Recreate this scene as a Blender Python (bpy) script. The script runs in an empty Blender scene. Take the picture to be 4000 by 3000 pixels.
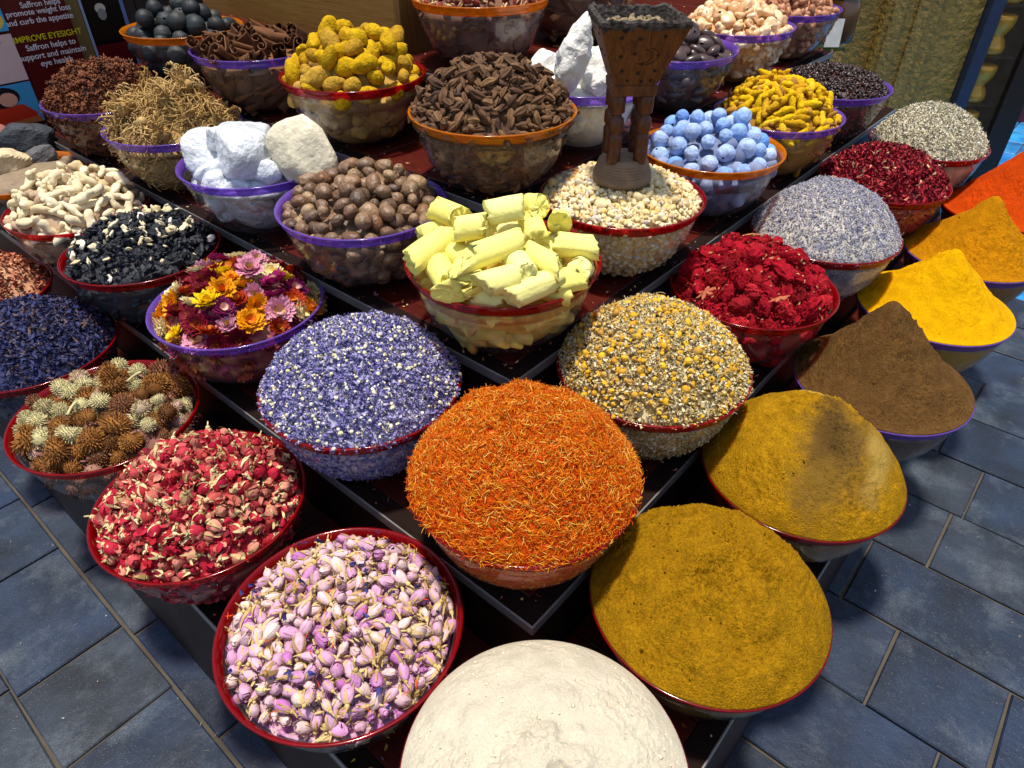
import bpy, math, random
import numpy as np
from mathutils import Vector, Matrix

random.seed(7)
RNG = np.random.default_rng(11)
PI = math.pi
sc = bpy.context.scene

# ------------------------------------------------------------------ camera, sky, sun, exposure
CAM_H = 1.5
FOC = 2700.0                                   # focal length in photograph pixels (4000 wide)
PITCH = math.atan(2100.0 / FOC)
cam_d = bpy.data.cameras.new('camera')
cam_d.sensor_fit = 'HORIZONTAL'; cam_d.sensor_width = 36.0; cam_d.lens = 36.0 * FOC / 4000.0
cam_d.clip_start = 0.02; cam_d.clip_end = 500
cam = bpy.data.objects.new('camera', cam_d); sc.collection.objects.link(cam)
cam.location = (0, 0, CAM_H); cam.rotation_euler = (PI / 2 - PITCH, 0, 0)
sc.camera = cam

world = bpy.data.worlds.new('World'); sc.world = world; world.use_nodes = True
wn = world.node_tree; wn.nodes.clear()
wo = wn.nodes.new('ShaderNodeOutputWorld'); wb = wn.nodes.new('ShaderNodeBackground')
ws = wn.nodes.new('ShaderNodeTexSky'); ws.sky_type = 'NISHITA'; ws.sun_disc = False; ws.dust_density = 1.6; ws.air_density = 1.0
wn.links.new(ws.outputs[0], wb.inputs[0]); wn.links.new(wb.outputs[0], wo.inputs[0])
wb.inputs[1].default_value = 0.115
sun_d = bpy.data.lights.new('sun', 'SUN'); sun_d.energy = 3.5; sun_d.angle = math.radians(4.0)
sun_d.color = (1.0, 0.94, 0.84)
sun = bpy.data.objects.new('sun', sun_d); sc.collection.objects.link(sun)
sdir = Vector((-0.06, -0.02, 1.0)).normalized()      # nearly overhead
ws.sun_elevation = math.asin(sdir.z); ws.sun_rotation = math.atan2(sdir.x, sdir.y)
sun.rotation_euler = sdir.to_track_quat('Z', 'Y').to_euler(); sun.location = (0, 1, 6)
vs = sc.view_settings; vs.view_transform = 'Standard'; vs.look = 'None'; vs.gamma = 1; vs.exposure = 0.6
vs.use_curve_mapping = False
sc.render.engine = 'CYCLES'
cy = sc.cycles; cy.max_bounces = 8; cy.diffuse_bounces = 3; cy.glossy_bounces = 3; cy.transmission_bounces = 6
cy.transparent_max_bounces = 32; cy.caustics_reflective = False; cy.caustics_refractive = False
cy.sample_clamp_indirect = 4.0

# ------------------------------------------------------------------ frames and photograph rays
ANG = math.radians(49.4)
UX = np.array([-math.sin(ANG), math.cos(ANG)]); VX = np.array([math.cos(ANG), math.sin(ANG)])
def xy(u, v): return UX * u + VX * v
def P3(u, v, z): q = xy(u, v); return np.array([q[0], q[1], z])
_c, _s = math.cos(PITCH), math.sin(PITCH)
def ray(px, py):                                # photograph pixel (4000 x 3000) -> direction
    return np.array([0, _c, -_s]) * FOC + np.array([1, 0, 0]) * (px - 2000) - np.array([0, _s, _c]) * (py - 1500)
def at_z(px, py, z): d = ray(px, py); k = (z - CAM_H) / d[2]; return np.array([0, 0, CAM_H]) + d * k
def at_y(px, py, y): d = ray(px, py); k = y / d[1]; return np.array([0, 0, CAM_H]) + d * k
def at_u(px, py, u): d = ray(px, py); k = u / (d[:2] @ UX); return np.array([0, 0, CAM_H]) + d * k
def at_v(px, py, v): d = ray(px, py); k = v / (d[:2] @ VX); return np.array([0, 0, CAM_H]) + d * k
UVROT = math.atan2(UX[1], UX[0])                # local x = u, local y = -v

# ------------------------------------------------------------------ materials
def lin(c):
    return tuple(((x / 255) / 12.92 if x / 255 <= 0.04045 else ((x / 255 + 0.055) / 1.055) ** 2.4) for x in c[:3]) + (1.0,)
def N(nt, kind, **kw):
    n = nt.nodes.new(kind)
    for k, v in kw.items(): setattr(n, k, v)
    return n
def new_mat(name):
    m = bpy.data.materials.new(name); m.use_nodes = True
    return m, m.node_tree, m.node_tree.nodes['Principled BSDF']
def ramp(nt, stops, interp='LINEAR'):
    r = N(nt, 'ShaderNodeValToRGB'); cr = r.color_ramp; cr.interpolation = interp
    while len(cr.elements) < len(stops): cr.elements.new(0.5)
    for e, (p, c) in zip(cr.elements, stops): e.position = p; e.color = lin(c)
    return r
def piece_mat(name, stops, rough=0.7, nscale=60, nmix=0.35, bump=0.3, bscale=200, spec=0.3, interp='LINEAR', sss=0.0, dark=0.55, trans=0.0, wave=None, dist=0.001):
    """colour varies per piece (object random + per-piece attribute), mottled by noise"""
    m, nt, b = new_mat(name)
    oi = N(nt, 'ShaderNodeObjectInfo'); at = N(nt, 'ShaderNodeAttribute'); at.attribute_name = 'rnd'
    ad = N(nt, 'ShaderNodeMath', operation='ADD'); fr = N(nt, 'ShaderNodeMath', operation='FRACT')
    nt.links.new(oi.outputs['Random'], ad.inputs[0]); nt.links.new(at.outputs['Fac'], ad.inputs[1]); nt.links.new(ad.outputs[0], fr.inputs[0])
    r = ramp(nt, stops, interp); nt.links.new(fr.outputs[0], r.inputs[0])
    tc = N(nt, 'ShaderNodeTexCoord'); nz = N(nt, 'ShaderNodeTexNoise'); nz.inputs['Scale'].default_value = nscale; nz.inputs['Detail'].default_value = 5
    of = N(nt, 'ShaderNodeVectorMath', operation='MULTIPLY_ADD'); of.inputs[1].default_value = (3.1, 5.3, 2.7); nt.links.new(oi.outputs['Random'], of.inputs[0]); nt.links.new(tc.outputs['Object'], of.inputs[2])
    nt.links.new(of.outputs[0], nz.inputs['Vector'])
    mr = N(nt, 'ShaderNodeMapRange'); mr.inputs[1].default_value = 0.3; mr.inputs[2].default_value = 0.7; mr.inputs[3].default_value = dark; mr.inputs[4].default_value = 1.25
    nt.links.new(nz.outputs['Fac'], mr.inputs[0])
    mx = N(nt, 'ShaderNodeMix', data_type='RGBA', blend_type='MULTIPLY'); mx.inputs['Factor'].default_value = nmix
    cm = N(nt, 'ShaderNodeCombineColor')
    for i in range(3): nt.links.new(mr.outputs[0], cm.inputs[i])
    nt.links.new(r.outputs[0], mx.inputs['A']); nt.links.new(cm.outputs[0], mx.inputs['B'])
    nt.links.new(mx.outputs['Result'], b.inputs['Base Color'])
    b.inputs['Roughness'].default_value = rough; b.inputs['Specular IOR Level'].default_value = spec
    if bump:
        n2 = N(nt, 'ShaderNodeTexNoise'); n2.inputs['Scale'].default_value = bscale; n2.inputs['Detail'].default_value = 4
        nt.links.new(tc.outputs['Object'], n2.inputs['Vector'])
        src = n2.outputs['Fac']
        if wave:
            w = N(nt, 'ShaderNodeTexWave'); w.inputs['Scale'].default_value = wave; w.inputs['Distortion'].default_value = 4; w.inputs['Detail'].default_value = 2
            w.bands_direction = 'DIAGONAL'
            nt.links.new(tc.outputs['Object'], w.inputs['Vector'])
            a2 = N(nt, 'ShaderNodeMath', operation='ADD'); nt.links.new(src, a2.inputs[0]); nt.links.new(w.outputs['Fac'], a2.inputs[1]); src = a2.outputs[0]
        bp = N(nt, 'ShaderNodeBump'); bp.inputs['Strength'].default_value = bump; bp.inputs['Distance'].default_value = dist
        nt.links.new(src, bp.inputs['Height']); nt.links.new(bp.outputs[0], b.inputs['Normal'])
    if sss:
        b.inputs['Subsurface Weight'].default_value = sss; b.inputs['Subsurface Radius'].default_value = (0.02, 0.02, 0.02); b.inputs['Subsurface Scale'].default_value = 0.5
    if trans:
        out = nt.nodes['Material Output']; tl = N(nt, 'ShaderNodeBsdfTranslucent'); ms = N(nt, 'ShaderNodeMixShader'); ms.inputs[0].default_value = trans
        nt.links.new(mx.outputs['Result'], tl.inputs['Color']); nt.links.new(b.outputs[0], ms.inputs[1]); nt.links.new(tl.outputs[0], ms.inputs[2]); nt.links.new(ms.outputs[0], out.inputs['Surface'])
    return m
def plain(name, col, rough=0.5, metal=0.0, spec=0.4, nscale=30, nmix=0.4, bump=0.0, bscale=80):
    m = piece_mat(name, [(0, col), (1, col)], rough, nscale, nmix, bump, bscale, spec)
    m.node_tree.nodes['Principled BSDF'].inputs['Metallic'].default_value = metal
    return m
def plastic(name, tint, diffuse=0.0, dcol=None, haze=0.05, ior=1.45):
    """thin clear plastic: transparent with a fresnel gloss, an optional milky share"""
    m = bpy.data.materials.new(name); m.use_nodes = True; nt = m.node_tree; nt.nodes.clear()
    out = N(nt, 'ShaderNodeOutputMaterial'); tr = N(nt, 'ShaderNodeBsdfTransparent'); tr.inputs[0].default_value = lin(tint)
    gl = N(nt, 'ShaderNodeBsdfGlossy'); gl.inputs['Roughness'].default_value = 0.06
    df = N(nt, 'ShaderNodeBsdfDiffuse'); df.inputs[0].default_value = lin(dcol or tint)
    lw = N(nt, 'ShaderNodeLayerWeight'); pw = N(nt, 'ShaderNodeMath', operation='POWER'); pw.inputs[1].default_value = 4.0; fr = N(nt, 'ShaderNodeMath', operation='MULTIPLY_ADD'); fr.inputs[1].default_value = .6; fr.inputs[2].default_value = ((ior - 1) / (ior + 1)) ** 2
    nt.links.new(lw.outputs['Facing'], pw.inputs[0]); nt.links.new(pw.outputs[0], fr.inputs[0])
    tc = N(nt, 'ShaderNodeTexCoord'); nz = N(nt, 'ShaderNodeTexNoise'); nz.inputs['Scale'].default_value = 25; nz.inputs['Detail'].default_value = 6
    nt.links.new(tc.outputs['Object'], nz.inputs['Vector'])
    mr = N(nt, 'ShaderNodeMapRange'); mr.inputs[1].default_value = 0.45; mr.inputs[2].default_value = 0.75; mr.inputs[3].default_value = diffuse; mr.inputs[4].default_value = diffuse + haze
    nt.links.new(nz.outputs['Fac'], mr.inputs[0])
    m1 = N(nt, 'ShaderNodeMixShader'); m2 = N(nt, 'ShaderNodeMixShader')
    nt.links.new(mr.outputs[0], m1.inputs[0]); nt.links.new(tr.outputs[0], m1.inputs[1]); nt.links.new(df.outputs[0], m1.inputs[2])
    nt.links.new(fr.outputs[0], m2.inputs[0]); nt.links.new(m1.outputs[0], m2.inputs[1]); nt.links.new(gl.outputs[0], m2.inputs[2])
    nt.links.new(m2.outputs[0], out.inputs[0])
    return m

# ------------------------------------------------------------------ mesh helpers (V: n x 3, F: n x 3 triangles)
def tri_mesh(name, V, F, mats, rnd=None, midx=None, smooth=True):
    V = np.asarray(V, np.float32); F = np.asarray(F, np.int32)
    me = bpy.data.meshes.new(name)
    me.vertices.add(len(V)); me.vertices.foreach_set('co', V.ravel())
    me.loops.add(F.size); me.loops.foreach_set('vertex_index', F.ravel())
    me.polygons.add(len(F)); me.polygons.foreach_set('loop_start', np.arange(0, F.size, 3, dtype=np.int32)); me.polygons.foreach_set('loop_total', np.full(len(F), 3, np.int32))
    for m in (mats if isinstance(mats, (list, tuple)) else [mats]): me.materials.append(m)
    if midx is not None: me.polygons.foreach_set('material_index', np.asarray(midx, np.int32))
    me.polygons.foreach_set('use_smooth', np.full(len(F), bool(smooth)))
    if rnd is not None:
        a = me.attributes.new('rnd', 'FLOAT', 'POINT'); a.data.foreach_set('value', np.asarray(rnd, np.float32))
    me.update(calc_edges=True); me.validate()
    return me
def link(name, me, parent=None, loc=None, rot=None, label=None, cat=None, group=None, kind=None):
    o = bpy.data.objects.new(name, me); sc.collection.objects.link(o)
    if parent is not None: o.parent = parent
    if loc is not None: o.location = tuple(float(x) for x in loc)
    if rot is not None:
        if isinstance(rot, np.ndarray): o.rotation_euler = Matrix(rot.tolist()).to_euler()
        else: o.rotation_euler = rot
    if label: o['label'] = label
    if cat: o['category'] = cat
    if group: o['group'] = group
    if kind: o['kind'] = kind
    return o
def empty(name, loc, label=None, cat=None, group=None, rot=None): 
    o = link(name, None, None, loc, rot, label, cat, group); o.empty_display_size = 0.05; return o
def join(parts):
    """[(V,F,matindex)] -> V,F,midx"""
    Vs, Fs, Ms, n = [], [], [], 0
    for V, F, m in parts:
        V = np.asarray(V, float); F = np.asarray(F, int)
        Vs.append(V); Fs.append(F + n); Ms.append(np.full(len(F), m)); n += len(V)
    return np.concatenate(Vs), np.concatenate(Fs), np.concatenate(Ms)
def lathe(prof, n=32, closed=False):
    prof = np.array(prof, float); a = np.linspace(0, 2 * PI, n, endpoint=False); k = len(prof)
    V = np.stack([np.outer(np.cos(a), prof[:, 0]), np.outer(np.sin(a), prof[:, 0]), np.tile(prof[:, 1], (n, 1))], -1).reshape(-1, 3)
    F = []
    kk = k if closed else k - 1
    for i in range(n):
        j = (i + 1) % n
        for q in range(kk):
            r = (q + 1) % k
            a0, a1, b0, b1 = i * k + q, i * k + r, j * k + q, j * k + r
            F += [(a0, b0, b1), (a0, b1, a1)]
    return V, np.array(F)
def ball(nu=10, nv=7, s=(1, 1, 1)):
    t = np.linspace(0, PI, nv)
    V, F = lathe(np.stack([np.sin(t), -np.cos(t)], -1), nu)
    return V * np.array(s), F
def wob(V, seed, freq, amp, octs=3, along=None):
    r = np.random.default_rng(seed); V = np.asarray(V, float); d = np.zeros(len(V)); f, a = freq, 1.0
    for o in range(octs):
        for k in range(4):
            w = r.normal(size=3); w = w / np.linalg.norm(w) * f * r.uniform(.7, 1.3)
            d += a * np.sin(V @ w + r.uniform(0, 6.28)) / 2
        f *= 2.1; a *= 0.5
    if along is None:
        n = V / np.maximum(np.linalg.norm(V, axis=1, keepdims=True), 1e-9)
        return V + n * (d * amp)[:, None]
    return V + np.array(along) * (d * amp)[:, None]
def tube(pts, rad, ns=6):
    pts = np.array(pts, float); k = len(pts); rad = np.broadcast_to(np.asarray(rad, float), (k,))
    T = np.gradient(pts, axis=0); T /= np.maximum(np.linalg.norm(T, axis=1, keepdims=True), 1e-9)
    ref = np.array([0, 0, 1.0]) if abs(T[0][2]) < .9 else np.array([1.0, 0, 0])
    A = np.cross(T, ref); A /= np.maximum(np.linalg.norm(A, axis=1, keepdims=True), 1e-9); B = np.cross(T, A)
    a = np.linspace(0, 2 * PI, ns, endpoint=False)
    V = (pts[:, None] + rad[:, None, None] * (np.cos(a)[None, :, None] * A[:, None] + np.sin(a)[None, :, None] * B[:, None])).reshape(-1, 3)
    F = []
    for q in range(k - 1):
        for i in range(ns):
            j = (i + 1) % ns
            a0, a1, b0, b1 = q * ns + i, q * ns + j, (q + 1) * ns + i, (q + 1) * ns + j
            F += [(a0, a1, b1), (a0, b1, b0)]
    c0 = len(V); V = np.concatenate([V, pts[:1], pts[-1:]])
    for i in range(ns):
        j = (i + 1) % ns; F += [(c0, j, i), (c0 + 1, (k - 1) * ns + i, (k - 1) * ns + j)]
    return V, np.array(F)
def strip(L, W, n=4, bend=0.5, twist=0.3, cup=0.2, tip=0.3, seed=0):
    """a curled petal or leaf shred along x, thin, three points across"""
    t = np.linspace(0, 1, n + 1); r = np.random.default_rng(seed)
    w = W * np.maximum(np.sin(PI * np.clip(t * (1 - tip) + tip * .5, 0, 1)), .12)
    ang = bend * (t - .5) * 2; x = np.cumsum(np.concatenate([[0], np.cos(ang[:-1])])) * L / n; z = np.cumsum(np.concatenate([[0], np.sin(ang[:-1])])) * L / n
    x -= x.mean(); z -= z.mean(); tw = twist * (t - .5) * 4 + r.uniform(-.3, .3)
    V = []
    for i in range(n + 1):
        for s in (-1, 0, 1):
            yy = s * w[i] / 2; zz = cup * abs(s) * w[i]
            V.append((x[i], yy * math.cos(tw[i]) - zz * math.sin(tw[i]), z[i] + yy * math.sin(tw[i]) + zz * math.cos(tw[i])))
    F = []
    for i in range(n):
        for s in range(2):
            a = i * 3 + s; F += [(a, a + 3, a + 4), (a, a + 4, a + 1)]
    return np.array(V), np.array(F)
def box(x0, x1, y0, y1, z0, z1, bev=0.0):
    if not bev:
        V = np.array([(x, y, z) for x in (x0, x1) for y in (y0, y1) for z in (z0, z1)], float)
        Q = [(0, 1, 3, 2), (4, 6, 7, 5), (0, 4, 5, 1), (2, 3, 7, 6), (0, 2, 6, 4), (1, 5, 7, 3)]
    else:
        b = bev
        lo = [(x0, y0), (x1, y0), (x1, y1), (x0, y1)]; hi = [(x0 + b, y0 + b), (x1 - b, y0 + b), (x1 - b, y1 - b), (x0 + b, y1 - b)]
        V = np.array([(x, y, z0) for x, y in lo] + [(x, y, z1 - b) for x, y in lo] + [(x, y, z1) for x, y in hi], float)
        Q = [(3, 2, 1, 0), (8, 9, 10, 11)]
        for L in (0, 4):
            for i in range(4): j = (i + 1) % 4; Q.append((L + i, L + j, L + 4 + j, L + 4 + i))
    F = []
    for q in Q: F += [(q[0], q[1], q[2]), (q[0], q[2], q[3])]
    return V, np.array(F)
def rand_rot(n=None, rng=RNG):
    q = rng.normal(size=(n or 1, 4)); q /= np.linalg.norm(q, axis=1, keepdims=True); w, x, y, z = q.T
    M = np.stack([np.stack([1 - 2 * (y * y + z * z), 2 * (x * y - z * w), 2 * (x * z + y * w)], -1), np.stack([2 * (x * y + z * w), 1 - 2 * (x * x + z * z), 2 * (y * z - x * w)], -1), np.stack([2 * (x * z - y * w), 2 * (y * z + x * w), 1 - 2 * (x * x + y * y)], -1)], -2)
    return M if n else M[0]
def frame_rot(nrm, az, tilt=0.0, roll=None):
    """rotation whose local x lies in the plane of the normals at azimuth az (tilted), local z near the normal. arrays"""
    nrm = nrm / np.linalg.norm(nrm, axis=1, keepdims=True)
    d = np.stack([np.cos(az), np.sin(az), np.zeros_like(az)], -1)
    x = d - nrm * (d * nrm).sum(1, keepdims=True); x /= np.linalg.norm(x, axis=1, keepdims=True)
    x = x * np.cos(tilt)[:, None] + nrm * np.sin(tilt)[:, None]
    y = np.cross(nrm, x); y /= np.linalg.norm(y, axis=1, keepdims=True); z = np.cross(x, y)
    if roll is not None:
        c, s = np.cos(roll)[:, None], np.sin(roll)[:, None]; y, z = y * c + z * s, z * c - y * s
    return np.stack([x, y, z], -1)
def scatter(bases, which, pos, rot, scale):
    """many copies of the base pieces, merged: V, F, rnd"""
    Vs, Fs, Rs, n = [], [], [], 0
    for k, (bv, bf) in enumerate(bases):
        m = which == k; c = int(m.sum())
        if not c: continue
        s = scale[m]; s = s[:, None] if s.ndim == 1 else s
        V = np.einsum('nij,nvj->nvi', rot[m], bv[None] * s[:, None, :]) + pos[m][:, None]
        F = bf[None] + (np.arange(c) * len(bv))[:, None, None] + n
        Vs.append(V.reshape(-1, 3)); Fs.append(F.reshape(-1, 3)); Rs.append(np.repeat(RNG.random(c), len(bv))); n += c * len(bv)
    return np.concatenate(Vs), np.concatenate(Fs), np.concatenate(Rs)

# ------------------------------------------------------------------ bowls
BH = 0.15
WALL = [(0.0, 0.0), (0.072, 0.0), (0.086, 0.004), (0.104, 0.016), (0.122, 0.034), (0.138, 0.058), (0.149, 0.085), (0.157, 0.112), (0.161, 0.132)]
def wall_r(z): return np.interp(z, [p[1] for p in WALL[1:]], [p[0] for p in WALL[1:]])
inner = [(r - 0.002 if r else 0, z + 0.002) for r, z in WALL][::-1]
BV, BF = lathe(WALL + inner, 72)
RIMP = [(0.159, 0.131), (0.1625, 0.130), (0.165, 0.134), (0.1662, 0.1375), (0.166, 0.1385), (0.1685, 0.143), (0.1688, 0.1445), (0.1712, 0.147), (0.1718, 0.149), (0.1705, 0.1505), (0.167, 0.150), (0.1615, 0.139)]
RV, RF = lathe(RIMP, 96, closed=True)
M_CLEAR = plastic('clear_plastic', (250, 250, 251), 0.015, (210, 208, 210), 0.025, 1.45)
RIMS = {'purple': plastic('purple_rim', (196, 168, 245), 0.30, (142, 100, 214), 0.08), 'red': plastic('red_rim', (225, 60, 62), 0.30, (165, 6, 16), 0.08),
        'orange': plastic('orange_rim', (255, 195, 90), 0.38, (228, 130, 10), 0.08)}
for _n in ('purple_rim', 'red_rim', 'orange_rim'): bpy.data.materials[_n].node_tree.nodes['Glossy BSDF'].inputs['Roughness'].default_value = 0.12
ME_WALL = tri_mesh('bowl_wall', BV, BF, M_CLEAR)
ME_RIM = {k: tri_mesh('bowl_rim', RV, RF, m) for k, m in RIMS.items()}
TIER_RIM = {1: 0.64, 2: 0.775, 3: 0.935, 4: 1.08, 5: 1.215}
class Bowl:
    def __init__(s, u, v, tier, rim, h, label, shape='dome', R=0.155, apex=(0, 0), seed=0, edge=0.010, lump=.05):
        s.edge, s.lump = edge, lump
        s.c = P3(u, v, TIER_RIM[tier]); s.h, s.shape, s.R, s.seed, s.rim, s.apex = h, shape, R, seed, rim, np.array(apex)
        s.root = empty('bowl', s.c - [0, 0, BH], label, 'bowl', 'plastic bowls on the stepped stall')
        link('wall', ME_WALL, s.root); link('rim', ME_RIM[rim], s.root)
        s.r = np.random.default_rng(seed + 100)
        s.k = [(s.r.normal(size=2) * f_, s.r.uniform(0, 6.28)) for f_ in (24, 28, 32, 60, 70, 80, 100)]
    def prof(s, x, y):                          # heap height above the rim, local coordinates
        rr = np.hypot(x, y); t = np.clip(rr / s.R, 0, 1)
        q = np.clip(np.hypot(x - s.apex[0] * (1 - t), y - s.apex[1] * (1 - t)) / s.R, 0, 1)
        if s.shape == 'dome': z = s.h * (1 - q ** 2.3) ** 0.9
        elif s.shape == 'cone': z = 1.13 * s.h * np.maximum(1 - np.sqrt(q * q * .985 + .0075), 0) ** 1.28
        else: z = s.h * (1 - q ** 3.0)
        w = sum(np.sin(x * k[0] + y * k[1] + p) for k, p in s.k) / 6
        return z + s.lump * s.h * w * (1 - t ** 3) - s.edge * t ** 8
    def normal(s, x, y, e=0.004):
        dx = (s.prof(x + e, y) - s.prof(x - e, y)) / (2 * e); dy = (s.prof(x, y + e) - s.prof(x, y - e)) / (2 * e)
        n = np.stack([-dx, -dy, np.ones_like(dx)], -1); return n / np.linalg.norm(n, axis=1, keepdims=True)
    def core(s, lower=0.0, shrink=0.003, nr=22, na=64):
        """solid fill of the bowl under the heap"""
        t = np.linspace(0, 1, nr); a = np.linspace(0, 2 * PI, na, endpoint=False); V = []; Rm = s.R - 0.001
        for q in t:
            x, y = Rm * q * np.cos(a), Rm * q * np.sin(a); V.append(np.stack([x, y, s.prof(x, y) - lower], -1))
        for z in np.linspace(BH - 0.022, 0.004, 8):
            r = wall_r(z) - shrink; V.append(np.stack([r * np.cos(a), r * np.sin(a), np.full(na, z - BH)], -1))
        V = np.concatenate(V); F = []; rows = nr + 8
        for i in range(rows - 1):
            b0 = i * na; A = np.arange(na); B = (A + 1) % na
            F.append(np.stack([b0 + A, b0 + na + A, b0 + na + B], -1)); F.append(np.stack([b0 + A, b0 + na + B, b0 + B], -1))
        return V, np.concatenate(F)
    def surf_points(s, n, rmax=None, power=0.5, seed=0):
        r = np.random.default_rng(seed + s.seed); rm = rmax or s.R
        q = r.random(n) ** power * rm; a = r.random(n) * 2 * PI
        return q * np.cos(a), q * np.sin(a)
    def wall_points(s, n, depth=0.004, seed=3, zlo=0.012, zhi=0.138):
        r = np.random.default_rng(seed + s.seed); z = zlo + (zhi - zlo) * r.random(n) ** .75; rr = wall_r(z) - depth; a = r.random(n) * 2 * PI
        pos = np.stack([rr * np.cos(a), rr * np.sin(a), z - BH], -1); return pos, np.stack([np.cos(a), np.sin(a), -0.4 * np.ones(n)], -1)
    def deposit(s, n, r, depth, rmax=None, K=140, over=0.5, seed=0):
        """drop n balls onto the sunken core one by one into the lowest free place"""
        g = np.random.default_rng(seed + s.seed + 5); rm = rmax or s.R; P = np.zeros((0, 3)); Rr = np.zeros(0)
        for i in range(n):
            ri = r * g.uniform(.88, 1.12); q = np.sqrt(g.random(K)) * (rm - ri * .5); a = g.random(K) * 2 * PI; x, y = q * np.cos(a), q * np.sin(a)
            tgt = s.prof(x, y); z = tgt - depth + ri
            if len(P):
                d2 = (x[:, None] - P[:, 0]) ** 2 + (y[:, None] - P[:, 1]) ** 2; ss = (Rr + ri)[None] ** 2
                z = np.maximum(z, np.where(d2 < ss, P[:, 2] + np.sqrt(np.maximum(ss - d2, 0)), -9).max(1))
            sc_ = z + ri - tgt; b = int(np.argmin(sc_))
            if sc_[b] > over * r: break
            P = np.vstack([P, [x[b], y[b], z[b]]]); Rr = np.append(Rr, ri)
        return P, Rr
    def fill(s, name, label, cat, mat, bases=None, nwall=0, wscale=1.0, depth=0.006, lower=0.0, extra=None, mats=None, coremat=0, bed=0, bedmat=0):
        """the packed content seen through the wall, one object of stuff"""
        V, F = s.core(lower, max(.003, depth * .85) if nwall else .003); parts = [(V, F, coremat)]; rnd = [np.random.default_rng(s.seed).random(len(V)) * .25 + .3]
        if bases and nwall:
            pos, nr = s.wall_points(nwall, depth, zlo=max(.012, depth * 1.25)); w = RNG.integers(0, len(bases), nwall)
            rot = frame_rot(nr, RNG.random(nwall) * 6.28, RNG.normal(size=nwall) * .25, RNG.random(nwall) * 6.28)
            a, b, c = scatter(bases, w, pos, rot, np.full(nwall, wscale) * RNG.uniform(.8, 1.15, nwall)); parts.append((a, b, 0)); rnd.append(c)
        if bed:
            x, y = s.surf_points(bed, s.R * .97, seed=91); g = np.random.default_rng(s.seed + 92); pos = np.stack([x, y, s.prof(x, y) - lower + g.uniform(-.3, .5, bed) * depth], -1)
            a, b, c = scatter(bases, g.integers(0, len(bases), bed), pos, rand_rot(bed, g), np.full(bed, wscale) * g.uniform(.8, 1.1, bed)); parts.append((a, b, bedmat)); rnd.append(c)
        for e in (extra or []): parts.append((e[0], e[1], e[3] if len(e) > 3 else 0)); rnd.append(e[2])
        V, F, M = join(parts)
        return link(name, tri_mesh(name, V, F, mats or mat, np.concatenate(rnd), M), None, s.c, None, label, cat, None, 'stuff')
    def litter(s, bases, n, scale, lay=0.35, lift=(0.0, 0.004), rmax=None, seed=0, weights=None, hug=True):
        """n loose pieces scattered on the heap surface: V, F, rnd for fill(extra=...)"""
        x, y = s.surf_points(n, rmax, seed=seed); g = np.random.default_rng(seed + s.seed + 77)
        nr = s.normal(x, y); pos = np.stack([x, y, s.prof(x, y)], -1) + nr * g.uniform(lift[0], lift[1], n)[:, None]
        w = g.choice(len(bases), n, p=weights)
        rot = frame_rot(nr, g.random(n) * 6.28, g.normal(size=n) * lay, g.random(n) * 6.28) if hug else rand_rot(n, g)
        return scatter(bases, w, pos, rot, g.uniform(scale[0], scale[1], n))
    def pile(s, name, meshes, pts, label, cat, group, lay=0.35, free=False, scale=(0.9, 1.1), toward=None, seed=0):
        g = np.random.default_rng(seed + s.seed + 9); n = len(pts)
        nr = s.normal(pts[:, 0], pts[:, 1]); rot = rand_rot(n, g) if free else frame_rot(nr, g.random(n) * 6.28, g.normal(size=n) * lay, g.random(n) * 6.28)
        rr = np.hypot(pts[:, 0], pts[:, 1]) / s.R; an = np.degrees(np.arctan2(pts[:, 0], -pts[:, 1])) % 360
        ring = ['front', 'front right', 'right', 'back right', 'back', 'back left', 'left', 'front left']
        place = [', on top' if q < .22 else (', upper ' + ring[int(((a + 22.5) % 360) // 45)] if q < .62 else ', ' + ring[int(((a + 22.5) % 360) // 45)] + ' rim') for q, a in zip(rr, an)]
        for i in range(n):
            lb = label + place[i]; assert len(lb.replace(',', '').split()) <= 16, lb
            o = link(name, meshes[int(g.integers(len(meshes)))], None, s.c + pts[i], rot[i], lb, cat, group)
            k = float(g.uniform(*scale)); o.scale = (k, k, k)
def grid_noise(x, y, cell, g):
    n = int(.4 / cell) + 3; G = g.normal(size=(n, n)); fx, fy = (x + .2) / cell, (y + .2) / cell; ix, iy = fx.astype(int), fy.astype(int); tx, ty = fx - ix, fy - iy; tx, ty = tx * tx * (3 - 2 * tx), ty * ty * (3 - 2 * ty)
    return (G[ix, iy] * (1 - tx) + G[ix + 1, iy] * tx) * (1 - ty) + (G[ix, iy + 1] * (1 - tx) + G[ix + 1, iy + 1] * tx) * ty
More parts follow.
